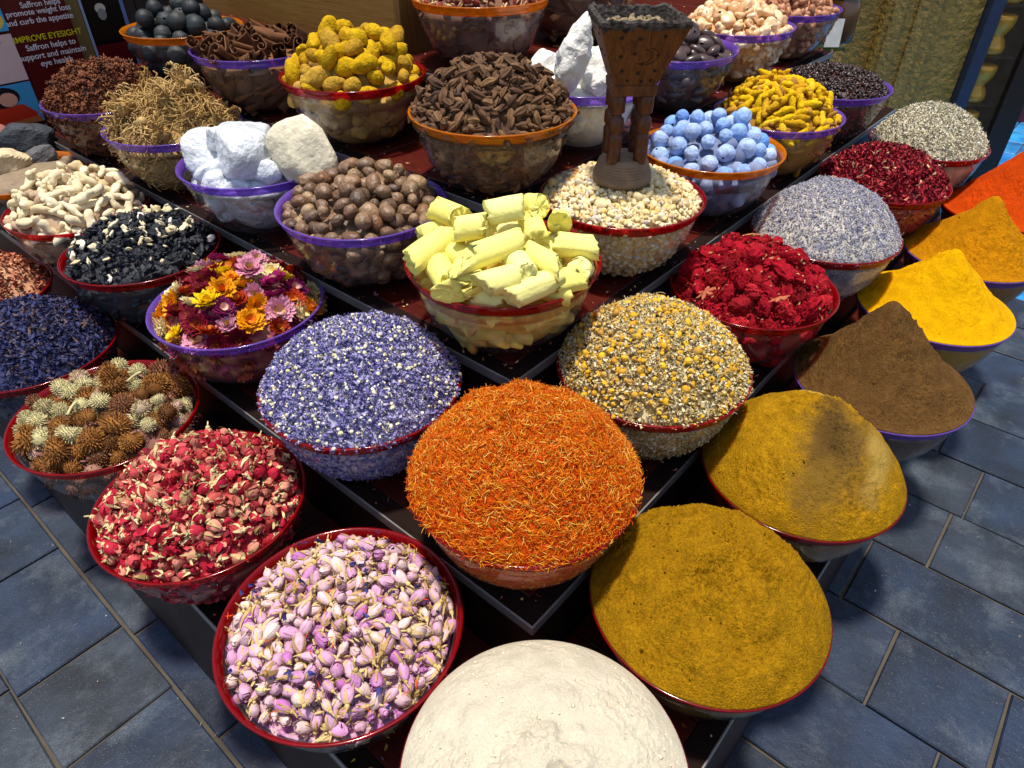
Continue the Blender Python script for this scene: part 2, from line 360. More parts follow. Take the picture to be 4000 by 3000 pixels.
def powder(b, name, label, mat, rough=0.001, lumps=0, crumbs=0, nr=110, na=270, seed=0, top=None):
    """fine powder heaped to the rim: height field with grainy, patchy relief"""
    g = np.random.default_rng(seed); Rm = 0.1695; t = np.linspace(0, 1, nr) ** .9; a = np.linspace(0, 2 * PI, na, endpoint=False)
    x = np.outer(t * Rm, np.cos(a)).ravel(); y = np.outer(t * Rm, np.sin(a)).ravel(); z = b.prof(x, y) + 0.003; rr = np.hypot(x, y)
    ed = 1 - np.clip(rr / Rm, 0, 1) ** 12
    patch = np.clip(.55 + .55 * grid_noise(x, y, .045, g) + .25 * grid_noise(x, y, .02, g), .12, 1.4)
    z += ed * rough * (1.6 * grid_noise(x, y, .03, g) + 1.0 * grid_noise(x, y, .014, g) + patch * (.8 * grid_noise(x, y, .0062, g) + 1.0 * grid_noise(x, y, .0034, g) + .7 * grid_noise(x, y, .0021, g)))
    for k in range(lumps):
        q = math.sqrt(g.random()) * .12; an = g.random() * 6.28; lx, ly = q * math.cos(an), q * math.sin(an); lr = g.uniform(.004, .014)
        z += g.uniform(.2, 1) * lr * .22 * np.exp(-(((x - lx) ** 2 + (y - ly) ** 2) / lr ** 2) ** 2)
    if top:                                                # broken crust round the top: (x, y, radius, height)
        for (tx, ty, tr, th) in top:
            d = np.hypot(x - tx, y - ty) / tr + .12 * grid_noise(x, y, .016, g) + .05 * grid_noise(x, y, .006, g); q_ = np.clip((1.0 - d) * 1.5, 0, 1); z += th * q_ * q_ * (3 - 2 * q_)
    V = np.stack([x, y, z], -1); F = []; A = np.arange(na); B = (A + 1) % na
    for i in range(nr - 1):
        o = i * na; F.append(np.stack([o + A, o + na + A, o + na + B], -1)); F.append(np.stack([o + A, o + na + B, o + B], -1))
    rows = [(0.1685, 0.1475 - BH)] + [(float(wall_r(q)) - .003, q - BH) for q in np.linspace(.128, .004, 8)]
    W = np.concatenate([np.stack([r * np.cos(a), r * np.sin(a), np.full(na, zz)], -1) for r, zz in rows]); n0 = len(V); V = np.concatenate([V, W])
    for i in range(-1, len(rows) - 1):
        o = n0 + i * na; F.append(np.stack([o + A, o + na + A, o + na + B], -1)); F.append(np.stack([o + A, o + na + B, o + B], -1))
    F = np.concatenate(F); rnd = np.full(len(V), .3)
    if crumbs:
        px, py = b.surf_points(crumbs, .16, seed=seed); bb = [wob_ball(k) for k in range(3)]
        pos = np.stack([px, py, b.prof(px, py) + .0032], -1); sc_ = np.abs(g.normal(size=crumbs)) * .0008 + .0004
        cv, cf, cr = scatter(bb, g.integers(0, 3, crumbs), pos, rand_rot(crumbs, g), sc_); F = np.concatenate([F, cf + len(V)]); V = np.concatenate([V, cv]); rnd = np.concatenate([rnd, cr])
    return link(name, tri_mesh(name, V, F, mat, rnd), None, b.c, None, label, 'spice powder', None, 'stuff')
def wob_ball(k, nu=7, nv=5, amp=.25, s=(1, 1, 1)):
    v, f = ball(nu, nv); return wob(v, k, 2.2, amp) * np.array(s), f

# ------------------------------------------------------------------ base pieces
def spindle(L, W, n=8, ns=9, ridge=.12, seed=0, bend=.1, lump=.12):
    """wrinkled pod along x"""
    g = np.random.default_rng(seed); t = np.linspace(0, 1, n); a = np.linspace(0, 2 * PI, ns, endpoint=False); V = []
    for q in t:
        r = W / 2 * max(math.sin(PI * (q * .94 + .03)) ** .65, .08)
        for k, an in enumerate(a):
            rr = r * (1 + (ridge if k % 2 else -ridge) + lump * math.sin(7 * q + an * 2 + seed) * .6)
            V.append(((q - .5) * L, rr * math.cos(an + seed * .3), rr * .82 * math.sin(an + seed * .3) + bend * L * math.sin(PI * q) * .4))
    F = []
    for i in range(n - 1):
        for k in range(ns):
            j = (k + 1) % ns; p = i * ns; F += [(p + k, p + j, p + ns + j), (p + k, p + ns + j, p + ns + k)]
    return np.array(V), np.array(F)
def finger(L, W, seed, n=12, ns=8, bend=.25, knob=.15, branch=0, ring=.06):
    """knobbly rhizome along x with rounded ends, optional side shoots"""
    g = np.random.default_rng(seed); t = np.linspace(0, 1, n); b1, b2 = g.normal(size=2) * bend
    pts = np.stack([(t - .5) * L, b1 * L * .5 * np.sin(PI * t) + .03 * L * np.sin(9 * t + seed), b2 * L * .35 * np.sin(PI * t + .6)], -1)
    r = W / 2 * (np.clip(np.sin(PI * np.clip(t * .9 + .05, 0, 1)), 0, 1) ** .38) * (1 + knob * np.sin(t * g.uniform(8, 13) + seed)) * (1 + ring * np.cos(np.arange(n) * PI)); r[0] *= .6; r[-1] *= .55
    parts = [(*tube(pts, r, ns), 0)]
    for k in range(branch):
        i = int(g.integers(2, n - 2)); d = g.normal(size=3); d[0] *= .5; d[2] *= .5; d /= np.linalg.norm(d); l = L * g.uniform(.2, .4); tt = np.linspace(0, 1, 6)
        parts.append((*tube(pts[i] + d * (tt * l)[:, None], W * .42 * np.array([1, 1.05, .95, 1.0, .85, .4]), ns), 0))
    V, F, _ = join(parts); return wob(V, seed, 250, W * .04, 2), F
def rosebud(seed, L=.026, W=.017, open_=.25, res=5):
    """closed rosebud along +x: wrapped petals, sepals and a swollen hip. material 0 petals, 1 green-tan sepals"""
    g = np.random.default_rng(seed); parts = []
    def petal(az, span, r, x0, x1, flare, m, nx=res, ny=res, twist=.5):
        V = []
        for i in range(nx):
            q = i / (nx - 1); x = x0 + (x1 - x0) * q; rr = r * (math.sin(PI * (0.12 + .74 * q)) ** .7) * (1 + flare * q ** 3)
            for j in range(ny):
                p = j / (ny - 1) - .5; an = az + p * span * (1 - .35 * q * q) + twist * q; e = 1 + .10 * abs(p) * 2 * q + g.normal() * .03
                V.append((x - abs(p) * L * .12 * q + g.normal() * .0004, rr * e * math.cos(an), rr * e * math.sin(an)))
        F = []
        for i in range(nx - 1):
            for j in range(ny - 1):
                k = i * ny + j; F += [(k, k + ny, k + ny + 1), (k, k + ny + 1, k + 1)]
        parts.append((np.array(V), np.array(F), m))
    bv, bf = ball(8, 7, (L * .42, W * .40, W * .40)); bv = bv[:, [2, 1, 0]] * 1.0
    bv, bf = ball(8, 7); bv = np.stack([bv[:, 2] * L * .40, bv[:, 0] * W * .41, bv[:, 1] * W * .41], -1); parts.append((bv, bf, 0))
    n = int(g.integers(5, 8)) if res > 3 else 5
    for k in range(n): petal(k * 2 * PI / n * 1.4 + g.uniform(-.3, .3), g.uniform(1.5, 2.3), W * .5 * (1 - .03 * k), -L * .36, L * g.uniform(.36, .52), open_ * g.uniform(-.6, 1), 0)
    for k in range(5):
        an = k * 2 * PI / 5 + g.uniform(-.3, .3); t = np.linspace(0, 1, 5); out = g.uniform(.8, 1.25)
        rr = W * .52 * out * (np.sin(PI * (.1 + .5 * t))); x = -L * .4 + t * L * g.uniform(.45, .85); w = W * .17 * (1 - .8 * t); d = np.array([0, math.cos(an), math.sin(an)]); s_ = np.array([0, -math.sin(an), math.cos(an)])
        V = np.concatenate([x[:, None] * np.array([1, 0, 0]) + d * rr[:, None] + s_ * w[:, None], x[:, None] * np.array([1, 0, 0]) + d * rr[:, None] - s_ * w[:, None]])
        F = [];
        for i in range(4): F += [(i, i + 1, i + 6), (i, i + 6, i + 5)]
        parts.append((V, np.array(F), 1))
    hv, hf = ball(7, 5); parts.append((np.stack([hv[:, 2] * L * .14 - L * .47, hv[:, 0] * W * .2, hv[:, 1] * W * .2], -1), hf, 1))
    parts.append((*tube([(-L * .55, 0, 0), (-L * .72, W * .1, 0), (-L * .85, W * .22, .0)], [W * .09, W * .07, W * .05], 5), 1))
    return join(parts)
def spiky_head(seed, R=.017, n=120, cone=.4, flat=.75):
    """coneflower seed head: dome full of short spines. 0 body, 1 spine tips"""
    g = np.random.default_rng(seed); v, f = ball(10, 8); parts = [(v * np.array([R * .8, R * .8, R * flat * .8]), f, 0)]
    k = np.arange(n) + .5; ph = np.arccos(1 - 1.75 * k / n); th = PI * (1 + 5 ** .5) * k
    d = np.stack([np.cos(th) * np.sin(ph), np.sin(th) * np.sin(ph), np.cos(ph)], -1)
    cv = np.array([(0.11, 0, .1), (-.055, .095, .1), (-.055, -.095, .1), (.075, 0, .62), (-.04, .065, .62), (-.04, -.065, .62), (0, 0, 1.0)])
    cf = np.array([(0, 1, 4), (0, 4, 3), (1, 2, 5), (1, 5, 4), (2, 0, 3), (2, 3, 5), (3, 4, 6), (4, 5, 6), (5, 3, 6)])
    az = g.random(n) * 6.28; fr = frame_rot(d + 1e-6, az, np.zeros(n))
    dd = d + g.normal(size=(n, 3)) * .10; dd /= np.linalg.norm(dd, axis=1, keepdims=True); fr = frame_rot(dd, az, np.zeros(n))
    V, F, _ = scatter([(cv, cf)], np.zeros(n, int), d * np.array([R * .62, R * .62, R * flat * .62]), fr, np.tile(np.array([R * .62, R * .62, R * cone]), (n, 1)) * g.uniform(.85, 1.15, (n, 1)))
    m = np.where(np.arange(len(F)) % 9 >= 3, 1, 0); m = np.where(np.isin(np.arange(len(F)) % 9, [6, 7, 8]), 1, 0)
    V2, F2, M2 = join(parts + [(V, F, 0)]); M2[-len(F):] = m; return V2, F2, M2
def daisy(seed, R=.021, rings=4, per=15):
    """papery everlasting flower facing +z. 0 outer petals, 1 inner petals and disc"""
    g = np.random.default_rng(seed); parts = []; v, f = ball(9, 6); parts.append((v * np.array([R * .3, R * .3, R * .2]), f, 1)); close = g.uniform(-.2, .55)
    for k in range(rings):
        q = k / (rings - 1)
        for j in range(per - k):
            an = 2 * PI * (j + .5 * (k % 2)) / (per - k) + g.uniform(-.12, .12); l = R * (1.0 - .38 * q) * g.uniform(.85, 1.1); up = (.12 + .85 * q + close * .6) + g.normal() * .12; w = R * .17
            t = np.array([.18, .55, .85, 1.0]); x = t * l; z = x * math.sin(up) * .8 + .0 + (x / R) ** 2 * R * .14; x = x * math.cos(up * .9); wd = w * np.array([.5, 1.0, .85, .12]) ; d = np.array([math.cos(an), math.sin(an), 0]); s_ = np.array([-math.sin(an), math.cos(an), 0])
            c = x[:, None] * d + z[:, None] * np.array([0, 0, 1.]); V = np.concatenate([c + s_ * wd[:, None] + np.array([0, 0, R * .05]), c, c - s_ * wd[:, None] + np.array([0, 0, R * .05])]); F = []
            for i in range(3):
                for b0 in (0, 4): F += [(b0 + i, b0 + 4 + i, b0 + 5 + i), (b0 + i, b0 + 5 + i, b0 + 1 + i)]
            parts.append((V, np.array(F), 1 if k == rings - 1 else 0))
    return join(parts)
def shaggy(seed, R=.017, nu=18, nv=13, np_=70):
    """crumpled red blossom: lumpy body with frayed petal ends. 0 red, 1 tan"""
    g = np.random.default_rng(seed); v, f = ball(nu, nv); sx = np.array([1.25 * g.uniform(.85, 1.2), 1.0, .75]); v = wob(v, seed, 3.0, .16, 2); v = wob(v, seed + 3, 11, .10, 2); parts = [(v * R * .9 * sx, f, 0)]
    n = np_; d = g.normal(size=(n, 3)); d /= np.linalg.norm(d, axis=1, keepdims=True); bs = [strip(.8, .34, 3, g.uniform(-1, 1), .5, .2, .3, k + seed) for k in range(4)]
    V, F, _ = scatter(bs, g.integers(0, 4, n), d * R * .86 * sx, frame_rot(d, g.random(n) * 6.28, g.uniform(.1, .7, n)), np.full(n, R * (.62 if np_ < 100 else .46)) * g.uniform(.7, 1.2, n)); parts.append((V, F, 0))
    n = 6; d = g.normal(size=(n, 3)); d /= np.linalg.norm(d, axis=1, keepdims=True)
    V, F, _ = scatter(bs, g.integers(0, 4, n), d * R * .95 * sx, frame_rot(d, g.random(n) * 6.28, g.uniform(.0, .6, n)), np.full(n, R * .6)); parts.append((V, F, 1))
    return join(parts)
def star(seed, R=.014, n=8):
    """star anise: boat-shaped carpels round a core"""
    g = np.random.default_rng(seed); parts = []
    for k in range(n):
        an = 2 * PI * k / n + g.uniform(-.12, .12); l = R * g.uniform(.7, 1.1); h = R * .38; w = R * .17
        V = np.array([(R * .1, 0, 0), (l * .55, w, h * .55), (l * .55, 0, -h * .35), (l * .55, -w, h * .55), (l, 0, h * .75), (l * .55, 0, h * .12)])
        F = np.array([(0, 2, 1), (0, 3, 2), (1, 2, 4), (2, 3, 4), (0, 1, 5), (0, 5, 3), (1, 4, 5), (5, 4, 3)])
        c, s_ = math.cos(an), math.sin(an); parts.append((V @ np.array([[c, s_, 0], [-s_, c, 0], [0, 0, 1]]), F, 0))
    return join(parts)[:2]
def crumple(seed, R=.014, flat=.5, nu=13, nv=9):
    g = np.random.default_rng(seed); v, f = ball(nu, nv); v = wob(v, seed, 2.4, .35, 2); v = wob(v, seed + 9, 9, .2, 2); return v * np.array([R * g.uniform(1, 1.5), R * g.uniform(.6, 1), R * flat]), f
def rock(seed, R, npts=16, s=(1, 1, 1), noise=0.05, sub=2, res=None):
    """broken block: flat broken faces with worn edges, roughened"""
    g = np.random.default_rng(seed); v, f = ball(*(res or (18 + 8 * sub, 11 + 6 * sub))); n = g.normal(size=(npts, 3)); n /= np.linalg.norm(n, axis=1, keepdims=True); d = g.uniform(.72, 1.0, npts)
    q = np.maximum((v @ n.T) / d, 1e-3); r = 1.0 / (q ** 40).sum(1) ** (1 / 40); V = v * np.minimum(r, 1.15)[:, None] * np.array(s) * R
    V = wob(V, seed, 3 / R, R * noise, 4); return V, f
def stick(seed, L, R, ns=26, nl=8):
    """sulphur stick along x: round bar with a moulding seam and broken ends"""
    g = np.random.default_rng(seed); a = np.linspace(0, 2 * PI, ns, endpoint=False); rr = np.ones(ns)
    for c in (0.6, 3.6): rr += .16 * np.exp(-(((a - c + PI) % (2 * PI) - PI) / .12) ** 2)
    V = []; e0, e1 = g.normal(size=2) * .42, g.normal(size=2) * .42
    for i, t in enumerate(np.linspace(0, 1, nl)):
        x = (t - .5) * L; yy, zz = R * rr * np.cos(a), R * rr * np.sin(a); xx = np.full(ns, x)
        if i == 0: xx = x + (e0[0] * yy + e0[1] * zz) + g.normal(size=ns) * R * .10
        if i == nl - 1: xx = x + (e1[0] * yy + e1[1] * zz) + g.normal(size=ns) * R * .10
        V.append(np.stack([xx, yy, zz], -1))
    for (sg, e) in ((-1, e0), (1, e1)):
        for q in (.93, .6, .3):
            yy, zz = R * q * np.cos(a), R * q * np.sin(a); V.append(np.stack([sg * L / 2 + e[0] * yy + e[1] * zz + sg * R * .06 + g.normal(size=ns) * R * .11, yy, zz], -1))
        V.append(np.array([[sg * L / 2 + sg * R * .05, 0, 0]]))
    idx = [k * ns for k in range(nl)]; o0 = nl * ns; V = np.concatenate(V); F = []
    def band(p, q, flip=False):
        for k in range(ns):
            j = (k + 1) % ns; F.extend([(p + k, p + j, q + j), (p + k, q + j, q + k)] if not flip else [(p + j, p + k, q + j), (q + j, p + k, q + k)])
    for i in range(nl - 1): band(idx[i], idx[i + 1])
    for base, fin, flip in ((0, o0, True), ((nl - 1) * ns, o0 + 3 * ns + 1, False)):
        p = base
        for k in range(3): band(p, fin + k * ns, flip); p = fin + k * ns
        for k in range(ns): j = (k + 1) % ns; F.append((p + k, p + j, fin + 3 * ns) if not flip else (p + j, p + k, fin + 3 * ns))
    return wob(V, seed, 90, R * .03, 2, (0, .5, .7)), np.array(F)
def quill(seed, L=.11, R=.012):
    """cinnamon bark rolled from both sides, along x"""
    g = np.random.default_rng(seed); prof = []
    for sgn in (1, -1):
        t = np.linspace(0, 1, 14); an = t * g.uniform(4.6, 7.2); rr = R * (1 - .62 * t); c = np.array([sgn * R * .85, 0]); q = np.stack([c[0] + sgn * rr * np.sin(an) * .95 - sgn * 0, -rr * np.cos(an) + 0], -1)
        prof.append(q)
    pr = np.concatenate([prof[1][::-1], prof[0]]); th = R * .10; T = np.gradient(pr, axis=0); T /= np.maximum(np.linalg.norm(T, axis=1, keepdims=True), 1e-9); Nn = np.stack([-T[:, 1], T[:, 0]], -1)
    loop = np.concatenate([pr + Nn * th, (pr - Nn * th)[::-1]]); m = len(loop); V = []; xs = np.linspace(-.5, .5, 5) * L
    for i, x in enumerate(xs):
        e = g.normal(size=m) * R * .12 if i in (0, 4) else 0
        V.append(np.stack([x + e * np.ones(m), loop[:, 0] * (1 + .03 * math.sin(i * 2 + seed)), loop[:, 1] + R * .1 * math.sin(i + seed)], -1))
    V = np.concatenate(V); F = []; k = len(pr)
    for i in range(4):
        for j in range(m): jj = (j + 1) % m; F += [(i * m + j, i * m + jj, (i + 1) * m + jj), (i * m + j, (i + 1) * m + jj, (i + 1) * m + j)]
    for o in (0, 4 * m):
        for j in range(k - 1): a0, a1, b0, b1 = o + j, o + j + 1, o + m - 1 - j, o + m - 2 - j; F += [(a0, a1, b1), (a0, b1, b0)]
    return wob(V, seed, 120, R * .05, 2, (0, .6, .6)), np.array(F)
def root_clump(seed, R=.055, n=44):
    """matted bundle of curling rootlets hanging from a crown"""
    g = np.random.default_rng(seed); parts = []; v, f = ball(9, 7); parts.append((wob(v, seed, 3, .2) * np.array([R * .32, R * .28, R * .28]), f, 0))
    for k in range(n):
        d = g.normal(size=3); d[2] = abs(d[2]) * .35; d /= np.linalg.norm(d); t = np.linspace(0, 1, 9); w = np.cumsum(g.normal(size=(9, 3)) * R * .05, axis=0); l = R * g.uniform(.7, 1.2)
        curl = np.cross(d, g.normal(size=3)) * (np.sin(t * g.uniform(2, 4.5)) * R * .22)[:, None]; p = d * (t * l)[:, None] + w * t[:, None] + curl; rr = np.linalg.norm(p, axis=1, keepdims=True); p *= np.minimum(1, R / np.maximum(rr, 1e-6)); p[:, 2] = p[:, 2] * .7 + R * .12 * np.sin(t * PI) 
        parts.append((*tube(p, R * .046 * g.uniform(.6, 1.4) * (1 - .5 * t), 5), 0))
    return join(parts)[:2]
def bean(L=.0095, nu=10, nv=7):
    v, f = ball(nu, nv); v = v.copy(); z = v[:, 2].copy(); v = np.stack([v[:, 2], v[:, 0] * .72, v[:, 1] * .52], -1); up = v[:, 2] > 0; v[up, 2] *= .45; v[:, 2] -= np.where(up & (np.abs(v[:, 1]) < .12), .12, 0); return v * L / 2, f

# ================================================================== the setting
def slate(name, stops, bump=.5, rough=.55, scuff=(96, 104, 112)):
    """split stone: mottled tint, pale scuffed areas and fine speckle, each tile offset in the pattern"""
    m = piece_mat(name, stops, rough, 7, .9, 0, 300, .35, dark=.3); nt = m.node_tree; b = nt.nodes['Principled BSDF']; cur = b.inputs['Base Color'].links[0].from_socket
    tc = N(nt, 'ShaderNodeTexCoord'); oi = N(nt, 'ShaderNodeObjectInfo'); of = N(nt, 'ShaderNodeVectorMath', operation='MULTIPLY_ADD'); of.inputs[1].default_value = (7.1, 4.3, 6.7); nt.links.new(oi.outputs['Random'], of.inputs[0]); nt.links.new(tc.outputs['Object'], of.inputs[2])
    def noise(sc_, det, ro): n = N(nt, 'ShaderNodeTexNoise'); n.inputs['Scale'].default_value = sc_; n.inputs['Detail'].default_value = det; n.inputs['Roughness'].default_value = ro; nt.links.new(of.outputs[0], n.inputs['Vector']); return n.outputs['Fac']
    def rng(src, a, b_, c, d): r = N(nt, 'ShaderNodeMapRange'); r.inputs[1].default_value, r.inputs[2].default_value, r.inputs[3].default_value, r.inputs[4].default_value = a, b_, c, d; nt.links.new(src, r.inputs[0]); return r.outputs[0]
    def mix(fac, colr): 
        nonlocal cur; x = N(nt, 'ShaderNodeMix', data_type='RGBA'); nt.links.new(fac, x.inputs['Factor']); nt.links.new(cur, x.inputs['A']); x.inputs['B'].default_value = lin(colr); cur = x.outputs['Result']
    mu = N(nt, 'ShaderNodeMath', operation='MULTIPLY'); nt.links.new(rng(noise(6, 8, .72), .5, .72, 0, .75), mu.inputs[0]); nt.links.new(rng(noise(240, 4, .7), .35, .65, .25, 1), mu.inputs[1]); mix(mu.outputs[0], scuff)
    mix(rng(noise(420, 2, .5), .66, .74, 0, .5), (150, 146, 138)); mix(rng(noise(14, 6, .7), .62, .78, 0, .7), (14, 18, 24))
    nt.links.new(cur, b.inputs['Base Color']); nt.links.new(rng(noise(9, 6, .7), .3, .7, rough - .15, rough + .25), b.inputs['Roughness'])
    ad = N(nt, 'ShaderNodeMath', operation='ADD'); nt.links.new(rng(noise(30, 6, .65), 0, 1, 0, 1.6), ad.inputs[0]); nt.links.new(rng(noise(330, 3, .6), 0, 1, 0, .35), ad.inputs[1]); bp = N(nt, 'ShaderNodeBump'); bp.inputs['Strength'].default_value = bump; bp.inputs['Distance'].default_value = .004; nt.links.new(ad.outputs[0], bp.inputs['Height']); nt.links.new(bp.outputs[0], b.inputs['Normal'])
    return m
M_SLATE = slate('slate', [(0, (22, 37, 58)), (.3, (31, 45, 64)), (.55, (38, 46, 56)), (.8, (26, 42, 66)), (1, (20, 36, 60))])
M_BLUE_LIT = slate('blue_lit_paving', [(0, (20, 105, 170)), (1, (45, 140, 200))], .3, .35, (90, 165, 210))  # same floor paving, with the blue light falling there put into its colour
M_GROUT = plain('grout', (78, 70, 58), .9, nscale=14, nmix=.6, bump=.4, bscale=150)
V, F = box(-60, 60, -60, 60, -.3, 0)
floor = link('floor', tri_mesh('floor', V, F, M_GROUT, smooth=False), kind='structure')
fixed = {-1: [1.11, 1.345, 1.71], 4: [-.575, -.33, -.09, .1], 5: [-.62, -.38, .05, .3], 6: [-.56, -.087, .2]}
gt = np.random.default_rng(5)
for k in range(-5, 34):
    v0, v1 = .12 + .2425 * k, .12 + .2425 * (k + 1)
    if v0 < .13: ua, ub = -.9 if k > -3 else .2, 2.9
    elif v0 < 3.0: ua, ub = -1.1, .42
    else: ua, ub = -.6, 1.9
    j = sorted(fixed.get(k, [])); cur = j[0] if j else ua + gt.uniform(0, .3); js = list(j) or [cur]
    while js[0] > ua: js.insert(0, js[0] - gt.uniform(.26, .44))
    while js[-1] < ub: js.append(js[-1] + gt.uniform(.26, .44))
    for a, b in zip(js[:-1], js[1:]):
        g = .0032; w = gt.uniform(-.0022, .0022, 8); cu, cv = (a + b) / 2, (v0 + v1) / 2
        V, F = box(-(b - a) / 2 + g, (b - a) / 2 - g, -(v1 - v0) / 2 + g, (v1 - v0) / 2 - g, .0005, .0085 + w[4], .003)
        V[:4, :2] += w[:4, None]; V[4:8, :2] += w[:4, None]; V[8:, :2] += w[:4, None]
        q = xy(cu, cv); blue = cv > 3.3  # far tiles carry the blue light in their colour
        o = link('tile', tri_mesh('tile', V, F, M_BLUE_LIT if blue else M_SLATE, smooth=False), floor, (q[0], q[1], 0), (0, 0, UVROT))

# ---- stepped stall
def wood(name, c0, c1, scale=(1, 12, 12), rough=.35, gloss=.5):
    m, nt, b = new_mat(name); tc = N(nt, 'ShaderNodeTexCoord'); mp = N(nt, 'ShaderNodeMapping'); mp.inputs['Scale'].default_value = scale
    nz = N(nt, 'ShaderNodeTexNoise'); nz.inputs['Scale'].default_value = 8; nz.inputs['Detail'].default_value = 8; nz.inputs['Distortion'].default_value = 1.2
    r = ramp(nt, [(.3, c0), (.7, c1)]); nt.links.new(tc.outputs['Object'], mp.inputs[0]); nt.links.new(mp.outputs[0], nz.inputs['Vector']); nt.links.new(nz.outputs['Fac'], r.inputs[0])
    nt.links.new(r.outputs[0], b.inputs['Base Color']); b.inputs['Roughness'].default_value = rough; b.inputs['Specular IOR Level'].default_value = gloss
    bp = N(nt, 'ShaderNodeBump'); bp.inputs['Strength'].default_value = .15; bp.inputs['Distance'].default_value = .001; nt.links.new(nz.outputs['Fac'], bp.inputs['Height']); nt.links.new(bp.outputs[0], b.inputs['Normal'])
    return m
M_MAHOG = wood('mahogany', (44, 10, 6), (92, 26, 15), (2, 30, 30), .4, .3)
M_DARK = wood('dark_wood', (18, 8, 6), (38, 18, 12), (2, 20, 20), .5, .3)
M_OAK = wood('oak_veneer', (120, 84, 34), (172, 128, 62), (1.2, 60, 60), .45, .3)
M_TRIM = plain("steel_trim", (30, 17, 13), .85, .0, .1, nscale=120, nmix=.6)
M_BEAD = plain('bright_bead', (150, 148, 144), .35, .6)
CORN = {1: (.08, .178), 2: (.345, .447), 3: (.60, .705), 4: (.86, .965), 5: (1.12, 1.225)}
UMAX, VMAX = 2.56, 2.74
stall = empty('stepped_stall', (0, 0, 0), 'stepped dark red wooden display stall with steel edged corner steps under the bowls', 'display stall', rot=(0, 0, UVROT))
gt = np.random.default_rng(8)
for t in range(1, 6):
    cu, cv = CORN[t]; zs = TIER_RIM[t] - BH - .0015; zb = .012 if t == 1 else TIER_RIM[t - 1] - BH - .014
    nu, nv = CORN.get(t + 1, (cu + .5, cv + .5))
    V, F = box(cu + .004, UMAX, -VMAX, -cv - .004, zb, zs - .012); link('riser', tri_mesh('riser', V, F, M_DARK, smooth=False), stall)
    V, F = box(cu, cu + .034, -VMAX, -cv, zs - .016, zs + .0005, .001); link('edge_trim', tri_mesh('edge_trim', V, F, M_TRIM, smooth=False), stall)
    V, F = box(cu + .0345, UMAX, -cv - .034, -cv, zs - .016, zs + .0005, .001); link('edge_trim', tri_mesh('edge_trim', V, F, M_TRIM, smooth=False), stall)
    V, F = box(cu - .0025, cu + .0005, -VMAX, -cv + .0025, zs - .017, zs + .0016, .0005); link('edge_bead', tri_mesh('edge_bead', V, F, M_BEAD, smooth=False), stall)
    V, F = box(cu + .0006, UMAX, -cv - .0005, -cv + .0025, zs - .017, zs + .0016, .0005); link('edge_bead', tri_mesh('edge_bead', V, F, M_BEAD, smooth=False), stall)
    dU, dV = nu - cu - .006, nv - cv - .006
    p = cv + .035
    while p < VMAX - .02:                                 # planks along the right-hand steps
        w = min(.17, VMAX - p); V, F = box(cu + .035, cu + dU + .004, -p - w + .001, -p - .001, zs - .0118, zs - gt.uniform(0, .0006), .0012)
        V2 = V - np.array([cu + .1, -p, 0]); link('plank', tri_mesh('plank', V2, F, M_MAHOG, smooth=False), stall, (cu + .1, -p, 0)); p += w
    p = cu + dU + .006
    while p < UMAX - .02:                                 # planks along the left-hand steps
        w = min(.17, UMAX - p); V, F = box(p + .001, p + w - .001, -cv - dV - .004, -cv - .035, zs - .0118, zs - gt.uniform(0, .0006), .0012)
        V2 = V - np.array([p, -cv - .1, 0]); link('plank', tri_mesh('plank', V2, F, M_MAHOG, smooth=False), stall, (p, -cv - .1, 0)); p += w
# ---- wooden cabinet behind the left-hand steps
zc = TIER_RIM[4] - BH + .001
cab = empty('cabinet', (0, 0, 0), 'tan oak veneered cabinet standing behind the yellow dusted roots and cinnamon', 'cabinet', rot=(0, 0, UVROT))
V, F = box(1.52, 2.5, -1.95, -1.318, zc, 1.62); link('body', tri_mesh('body', V, F, M_OAK, smooth=False), cab)
V, F = box(1.497, 1.519, -1.95, -1.308, zc, 1.63, .003); link('corner_strip', tri_mesh('corner_strip', V, F, wood('oak_strip', (96, 66, 30), (140, 104, 52), (60, 60, 2)), smooth=False), cab)
V, F = box(1.519, 2.5, -1.317, -1.308, 1.595, 1.63, .003); link('top_strip', tri_mesh('top_strip', V, F, M_OAK, smooth=False), cab)
# ---- dark panelled wall behind the stall
wall = empty('back_wall', (0, 0, 0), 'dark brown panelled shop wall behind the top bowls', 'wall')
x = -1.9
while x < 1.3:
    V, F = box(-.118, .118, -.02, .02, 0, 2.1, .004); link('panel', tri_mesh('panel', V, F, M_DARK, smooth=False), wall, (x, 3.2, 0.02)); x += .24

# ---- text banners on the left, facing along the stall
def face_u(v, z, u, name, label, cat):
    q = P3(v=v, u=u, z=z); M3 = Matrix(((VX[0], 0, -UX[0]), (VX[1], 0, -UX[1]), (0, 1, 0)))
    return empty(name, q, label, cat, rot=M3.to_euler())
UB = 2.66; bz = at_u(20, 60, UB); BV0 = float(bz[:2] @ VX)
def ab(px, py, u=UB):                                      # photograph pixel -> banner plane coordinates
    p = at_u(px, py, u); return (float(p[:2] @ VX) - BV0, float(p[2]) - .02)
ban = face_u(BV0, .02, UB, 'banner', 'dark red banner listing saffron health benefits in white and yellow lettering', 'banner')
def poly(pts, z0, z1):
    n = len(pts); V = [(x, y, z) for z in (z0, z1) for x, y in pts]; F = []
    c0 = len(V); cx_ = np.mean([p[0] for p in pts]); cy_ = np.mean([p[1] for p in pts]); V += [(cx_, cy_, z1)]
    for i in range(n): j = (i + 1) % n; F += [(c0, n + i, n + j), (i, j, n + j), (i, n + j, n + i)]
    return np.array(V), np.array(F)
def flat(par, name, pts, col, z0, z1=None, rough=.35):
    V, F = poly(pts, z0, z1 or z0 + .0012); return link(name, tri_mesh(name, V, F, plain(name + '_print', col, rough, nmix=.1), smooth=False), par)
